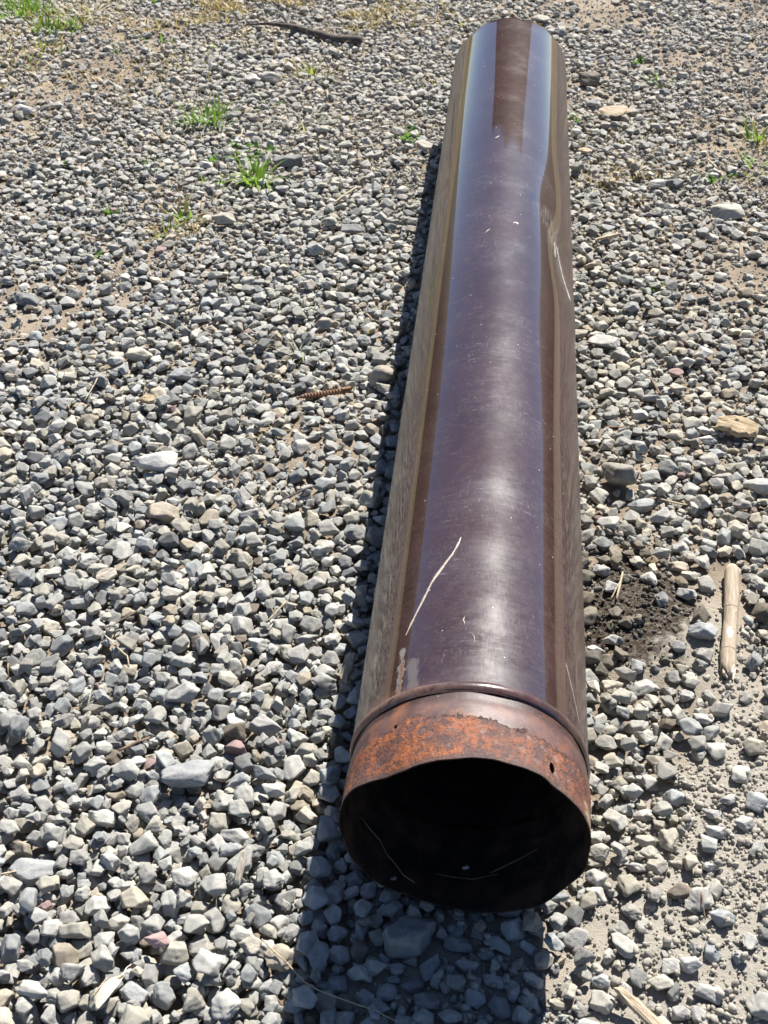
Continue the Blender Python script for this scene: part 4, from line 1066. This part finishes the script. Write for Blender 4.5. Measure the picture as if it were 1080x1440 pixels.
inside_straw('short straw lying inside the pipe mouth on the right', [(165.2, .0457), (156, .052), (148, .057), (138.2, .0616)], .0007, MDULL)
inside_straw('thin curved straw lying along the bottom inside the pipe mouth', [(193.5, .0359), (183.2, .0366), (174.2, .0373), (161.4, .0431)], .0005, MDULL)
for lab, dg, y_, s_ in (('small pale pebble lying inside the pipe mouth at the bottom', 178.1, .0521, .0042), ('tiny dull pebble inside the pipe mouth low on the left', -141.6, .0115, .0036)):
    o = bpy.data.objects.new('pebble', PEB[3]); COL.objects.link(o); o.location = inner(dg, y_, .003); o.scale = (s_,) * 3
    o['tone'] = [.5, .48, .44] if s_ > .004 else [.2, .2, .2]; tag(o, lab, 'stone')


# ------------------------------------------------------------------ grass
def grass_mat(name, c1, c2, tr=.35):
    T = NT(name); at_ = T.n('ShaderNodeAttribute', attribute_name='shade').outputs['Fac']
    c = T.mix(at_, c1, c2); T.set(Base_Color=c, Roughness=.5); T.b.inputs['Specular IOR Level'].default_value = .3
    tl = T.n('ShaderNodeBsdfTranslucent'); T.put(tl.inputs[0], T.mix(1.0, c, (1.3, 1.5, .7), 'MULTIPLY'))
    mx = T.n('ShaderNodeMixShader'); mx.inputs[0].default_value = tr
    T.t.links.new(T.b.outputs[0], mx.inputs[1]); T.t.links.new(tl.outputs[0], mx.inputs[2])
    T.t.links.new(mx.outputs[0], T.t.nodes['Material Output'].inputs[0]); return T.m
MGREEN = grass_mat('green_grass', (.12, .20, .03), (.25, .37, .065)); MDRY = grass_mat('dry_grass', (.30, .20, .095), (.52, .42, .25), .25)
MLEAFG = grass_mat('weed_leaf', (.085, .17, .035), (.14, .25, .06)); MPALE = grass_mat('bleached_grass', (.42, .38, .30), (.66, .62, .52), .25)
MSILV = grass_mat('silvery_leaf', (.22, .30, .16), (.38, .45, .30), .25)
def blades(n_, spread, hgt, width, lean, seed, xs=None, nseg=4, flat=False):
    rr = np.random.default_rng(seed); V, F, S = [], [], []
    for i in range(n_):
        if xs is None:
            a_ = rr.uniform(0, 6.28); d_ = spread * rr.random() ** .7; bx, by, bz = d_ * math.cos(a_), d_ * math.sin(a_), 0.
        else: bx, by, bz = xs[i]; a_ = rr.uniform(0, 6.28)
        dir_ = a_ + rr.normal(0, .7); L_ = hgt * rr.uniform(.45, 1.1); ln2 = lean * rr.uniform(.35, 1.35); wv = width * rr.uniform(.6, 1.2)
        sd = rr.random(); px_, py_ = -math.sin(dir_), math.cos(dir_); b0 = len(V); cv = rr.uniform(.5, 1.6)
        for k in range(nseg + 1):
            t = k / nseg; th = ln2 * (.45 + cv * t)
            if k == 0: p_ = np.array((bx, by, bz - .003))
            else: p_ = p_ + np.array((math.cos(dir_) * math.sin(th), math.sin(dir_) * math.sin(th), math.cos(th))) * L_ / nseg
            ww = wv * (1 - t ** 1.6 * .93) * (.75 + .5 * math.sin(PI * min(1, t + .25)))
            V.append((p_[0] - px_ * ww, p_[1] - py_ * ww, p_[2] + ww * .3)); V.append((p_[0] + px_ * ww, p_[1] + py_ * ww, p_[2] + ww * .3)); S += [sd, sd]
        for k in range(nseg): F.append((b0 + 2 * k, b0 + 2 * k + 1, b0 + 2 * k + 3, b0 + 2 * k + 2))
    return V, F, S
def blade_obj(name, args, mat, parent=None):
    V, F, S = blades(*args) if isinstance(args, tuple) else blades(**args)
    me = mesh_np(name, V, F); at_ = me.attributes.new('shade', 'FLOAT', 'POINT'); at_.data.foreach_set('value', np.array(S, np.float32)); smooth(me)
    return obj(name, me, mat, parent)
def tuft(x, y, label, layers, name='grass_tuft', cat='grass tuft', group='grass tufts and weeds growing in the gravel'):
    e_ = empty(name, (x, y, max(float(ground_z(np.array(x), np.array(y))) + .006, float(np.median(Hm[int((x - X0) / RES) - 5:int((x - X0) / RES) + 6, int((y - Y0) / RES) - 5:int((y - Y0) / RES) + 6])) - .001))); tag(e_, label, cat, group)
    for nm, args, mat in layers:
        g_ = 1.0 if name == 'weed' else 1.25; args = (int(args[0] * 1.5), args[1] * g_, args[2] * (1.0 if nm != 'dry_blades' else 1.2), args[3] * .9, min(1.35, args[4] * 1.25)) + args[5:]
        o = blade_obj(nm, args, mat, e_); o['kind'] = 'stuff'
tuft(-0.6938, 2.0355, 'dense green grass tuft with silvery spreading leaves below, far left', [('green_blades', (26, .035, .075, .0028, .7, 1), MGREEN), ('silvery_blades', (46, .050, .05, .0022, 1.25, 2), MSILV)])
tuft(-0.5242, 1.7373, 'bright green low fan of grass blades left of the pipe', [('green_blades', (34, .020, .085, .0034, 1.12, 3), MGREEN), ('dry_blades', (6, .02, .05, .002, 1.2, 4), MPALE)])
tuft(-0.5644, 1.8746, 'small leafy bright green weeds between the two large grass tufts', [('leaves', (26, .055, .024, .0060, .9, 5), MLEAFG)], 'weed', 'weed')
tuft(-0.6339, 1.8232, 'tiny green weed with one broad leaf beside a dark stone, far left', [('leaves', (5, .012, .022, .0065, .9, 6), MLEAFG)], 'weed', 'weed')
tuft(-0.6134, 1.7147, 'sparse thin grass blades left of the bright green fan of grass', [('green_blades', (7, .018, .055, .002, 1.1, 7), MGREEN)])
tuft(-0.2188, 1.9972, 'pair of small dark green weeds beside the far left side of the pipe', [('leaves', (16, .030, .022, .0065, .7, 8), MLEAFG)], 'weed', 'weed')
tuft(-0.6356, 1.5572, 'tan and green grass tuft in the left gravel', [('green_blades', (7, .012, .06, .0026, .75, 9), MGREEN), ('dry_blades', (44, .055, .055, .0016, 1.15, 10), MDRY)])
tuft(-0.6624, 1.4895, 'thin drooping grass blades left of the tan and green tuft', [('green_blades', (6, .012, .06, .002, 1.3, 11), MGREEN), ('dry_blades', (16, .03, .05, .0014, 1.3, 12), MDRY)])
tuft(-0.7967, 1.5701, 'tiny bright green sprout in the left gravel', [('leaves', (7, .014, .02, .006, .7, 13), MLEAFG)], 'weed', 'weed')
tuft(-0.9552, 1.7880, 'pair of tiny green sprouts in the far left gravel', [('leaves', (6, .030, .018, .0045, .7, 14), MLEAFG)], 'weed', 'weed')
tuft(-0.7550, 1.7858, 'thin straggling green sprout left of the grass tufts', [('leaves', (6, .030, .020, .003, .8, 15), MLEAFG)], 'weed', 'weed')
tuft(-0.5720, 2.1535, 'thin green sprigs in the gravel behind the large green grass tuft', [('leaves', (12, .040, .02, .004, .8, 16), MLEAFG)], 'weed', 'weed')
tuft(-0.4884, 2.3490, 'dry grass tuft with some green in front of the dark branch', [('dry_blades', (50, .060, .045, .0018, 1.2, 17), MDRY), ('green_blades', (6, .02, .05, .002, .8, 18), MGREEN)])
tuft(-0.4709, 2.0491, 'bleached dry grass wisps in the far left gravel', [('dry_blades', (24, .045, .05, .0015, 1.3, 19), MPALE)])
tuft(0.5671, 2.0273, 'tall green grass blades at the far right edge', [('green_blades', (14, .025, .075, .0024, .7, 20), MGREEN), ('dry_blades', (20, .06, .05, .002, 1.2, 21), MDRY)])
tuft(0.3692, 2.3624, 'thin upright grass blades in the far right gravel', [('green_blades', (7, .030, .055, .0020, .8, 22), MGREEN)])
tuft(0.4485, 1.8465, 'small dark green sprigs in the right gravel near the long low stone', [('leaves', (14, .045, .022, .0042, .8, 23), MLEAFG)], 'weed', 'weed')
tuft(0.5347, 1.8904, 'sparse yellowish grass at the right edge below the tall blades', [('green_blades', (14, .05, .05, .002, 1.2, 24), MGREEN)])
tuft(0.3229, 2.4964, 'two tiny green leaves beside a stone at the far right', [('leaves', (6, .016, .024, .006, .7, 25), MLEAFG)], 'weed', 'weed')
tuft(0.1736, 2.1329, 'tiny green sprout beside the far right side of the pipe', [('leaves', (8, .025, .018, .0040, .9, 26), MLEAFG)], 'weed', 'weed')
tuft(0.2888, 1.3695, 'single small green sprout in the right middle gravel', [('leaves', (5, .012, .03, .003, .8, 27), MLEAFG)], 'weed', 'weed')
tuft(-0.7842, 1.3918, 'tiny green sprout near the left edge below the tan grass', [('leaves', (4, .012, .022, .003, .8, 28), MLEAFG)], 'weed', 'weed')
tuft(-1.1491, 2.6999, 'bleached bent straw stalks standing at the top left', [('dry_blades', (12, .03, .11, .0022, 1.0, 29), MPALE)])
tuft(0.2918, 0.9374, 'tiny dry root wisp on stones left of the white stone', [('dry_blades', (8, .015, .025, .0010, 1.2, 31), MDRY)])
tuft(-0.3374, 0.8408, 'dry root wisps between stones below the rusty screw', [('dry_blades', (20, .025, .03, .0009, 1.2, 32), MDRY)])
tuft(-0.3356, 1.0931, 'tangled dry root wisps between stones above the rusty screw', [('dry_blades', (26, .030, .035, .0010, 1.25, 33), MPALE)])
tuft(-0.1977, 1.2017, 'dry root wisps beside the middle left side of the pipe', [('dry_blades', (22, .035, .035, .0011, 1.25, 34), MDRY)])
# far grass growing in from the top left and the top, and loose litter: nobody could count it
def field(name, label, n_, cx, cy, rx, ry, mats, hgt, width, lean, seed, cull=0.):
    rr = np.random.default_rng(seed); xs = []
    while len(xs) < n_:
        x, y = cx + rr.normal(0, rx), cy + rr.normal(0, ry)
        if abs(x) < R + .02 and y < LEN + .02: continue
        if wob(x * 2.2 + seed, y * 2.2) < cull: continue
        xs.append((x, y, height(x, y) if X0 < x < X1 and Y0 < y < Y1 else -.01))
    o = blade_obj(name, dict(n_=n_, spread=0, hgt=hgt, width=width, lean=lean, seed=seed, xs=xs, nseg=3), mats); tag(o, label, kind='stuff'); return o
field('green_grass', 'short green grass at the top left corner', 420, -1.3556, 2.6566, .16, .13, MGREEN, .055, .0026, .8, 41)
field('dry_grass', 'dry tan grass around the green grass at the top left', 1900, -1.2289, 2.5682, .36, .22, MDRY, .05, .0015, 1.2, 42)
field('dry_grass', 'dry tan grass at the top edge behind the dark branch', 1300, -0.6334, 2.8090, .20, .12, MDRY, .05, .0017, 1.15, 43)
field('dry_grass', 'dry tan grass strip in the far gravel at the right', 500, 0.2872, 1.7619, .12, .08, MDRY, .03, .0012, 1.3, 45)
field('dry_litter', 'scattered dry straw litter on the far earthy gravel', 4800, -.3, 2.1, .65, .5, MDRY, .028, .0009, 1.45, 44, .05)
field('dry_grass', 'dry tan grass beyond the gravel', 6000, -.4, 5.2, 2.4, .9, MDRY, .09, .003, 1.0, 46)

# ------------------------------------------------------------------ beyond the gravel, mirrored in the glossy paint: wooded hills and a dark barn
T = NT('wooded_hill'); P = T.pos()
T.set(Base_Color=T.mix(T.mapr(T.noise(P, .35, 6, .7), .38, .62), (.022, .030, .014), (.06, .066, .030)), Roughness=.95); MHILL = T.m
def hill(az0, az1, elev, d0, seed):
    V, F = [], []; na, nr = 48, 9
    for i in range(na + 1):
        t = i / na; az = math.radians(az0 + (az1 - az0) * t)
        hgt = math.tan(math.radians(elev)) * d0 * 1.25 * float(sstep(np.array(min(t, 1 - t)), 0, .16)) * (1 + .05 * math.sin(t * 17 + seed) + .03 * math.sin(t * 41 + seed * 2))
        for k in range(nr + 1):
            u_ = k / nr; d = d0 * (1 + .9 * u_); z = hgt * math.sin(PI * u_) ** .8 - .4
            V.append((math.sin(az) * d, math.cos(az) * d, z))
    for i in range(na):
        for k in range(nr):
            q_ = i * (nr + 1) + k; F.append((q_, q_ + 1, q_ + nr + 2, q_ + nr + 1))
    me = mesh_np('hill', V, F); smooth(me); return tag(obj('hill', me, MHILL), 'dark wooded hill far beyond the gravel', kind='structure')
hill(-105, -20, 14.5, 150, 1); hill(19, 105, 12.5, 150, 2)
T = NT('barn_boards'); oc = T.obco()
T.set(Base_Color=T.mix(T.noise(T.vmul(oc, (9., 9., .7)), 1, 5, .7), (.045, .022, .018), (.09, .045, .036)), Roughness=.9); MBARN = T.m
T = NT('barn_roof'); T.set(Base_Color=T.mix(T.noise(T.obco(), 3, 5, .7), (.05, .042, .038), (.085, .07, .062)), Roughness=.9); MROOF = T.m
barn = empty('barn', (0.1, 13.0, -.03)); tag(barn, 'dark brown timber barn standing beyond the gravel, seen only mirrored in the pipe', 'barn')
bw, bl, be, brd, bx = 2.3, 6.0, 4.6, 5.2, .15
V = [(-bw + bx, 0, 0), (bw + bx, 0, 0), (bw + bx, bl, 0), (-bw + bx, bl, 0), (-bw + bx, 0, be), (bw + bx, 0, be), (bw + bx, bl, be), (-bw + bx, bl, be), (bx, 0, brd), (bx, bl, brd)]
obj('wall', mesh_np('wall', V, [(0, 1, 5, 8, 4), (1, 2, 6, 5), (2, 3, 7, 9, 6), (3, 0, 4, 7)]), MBARN, barn)
for sx in (-1, 1):
    o_ = .15; a_ = (bx + sx * (bw + o_), be - o_ * (brd - be) / bw); th_ = .1
    V = [(a_[0], -o_, a_[1] + .01), (bx, -o_, brd + .01), (bx, bl + o_, brd + .01), (a_[0], bl + o_, a_[1] + .01)]
    V += [(x, y, z + th_) for x, y, z in V]
    obj('roof', mesh_np('roof', V, [(0, 1, 2, 3), (4, 5, 6, 7), (0, 1, 5, 4), (1, 2, 6, 5), (2, 3, 7, 6), (3, 0, 4, 7)]), MROOF, barn)
V = [(x, y, z) for y in (-.06, -.004) for x, z in ((-1.1, .02), (1.1, .02), (1.1, 2.6), (-1.1, 2.6))]
obj('door', mesh_np('door', V, [(0, 1, 2, 3), (4, 5, 6, 7), (0, 1, 5, 4), (1, 2, 6, 5), (2, 3, 7, 6), (3, 0, 4, 7)]), MROOF, barn)
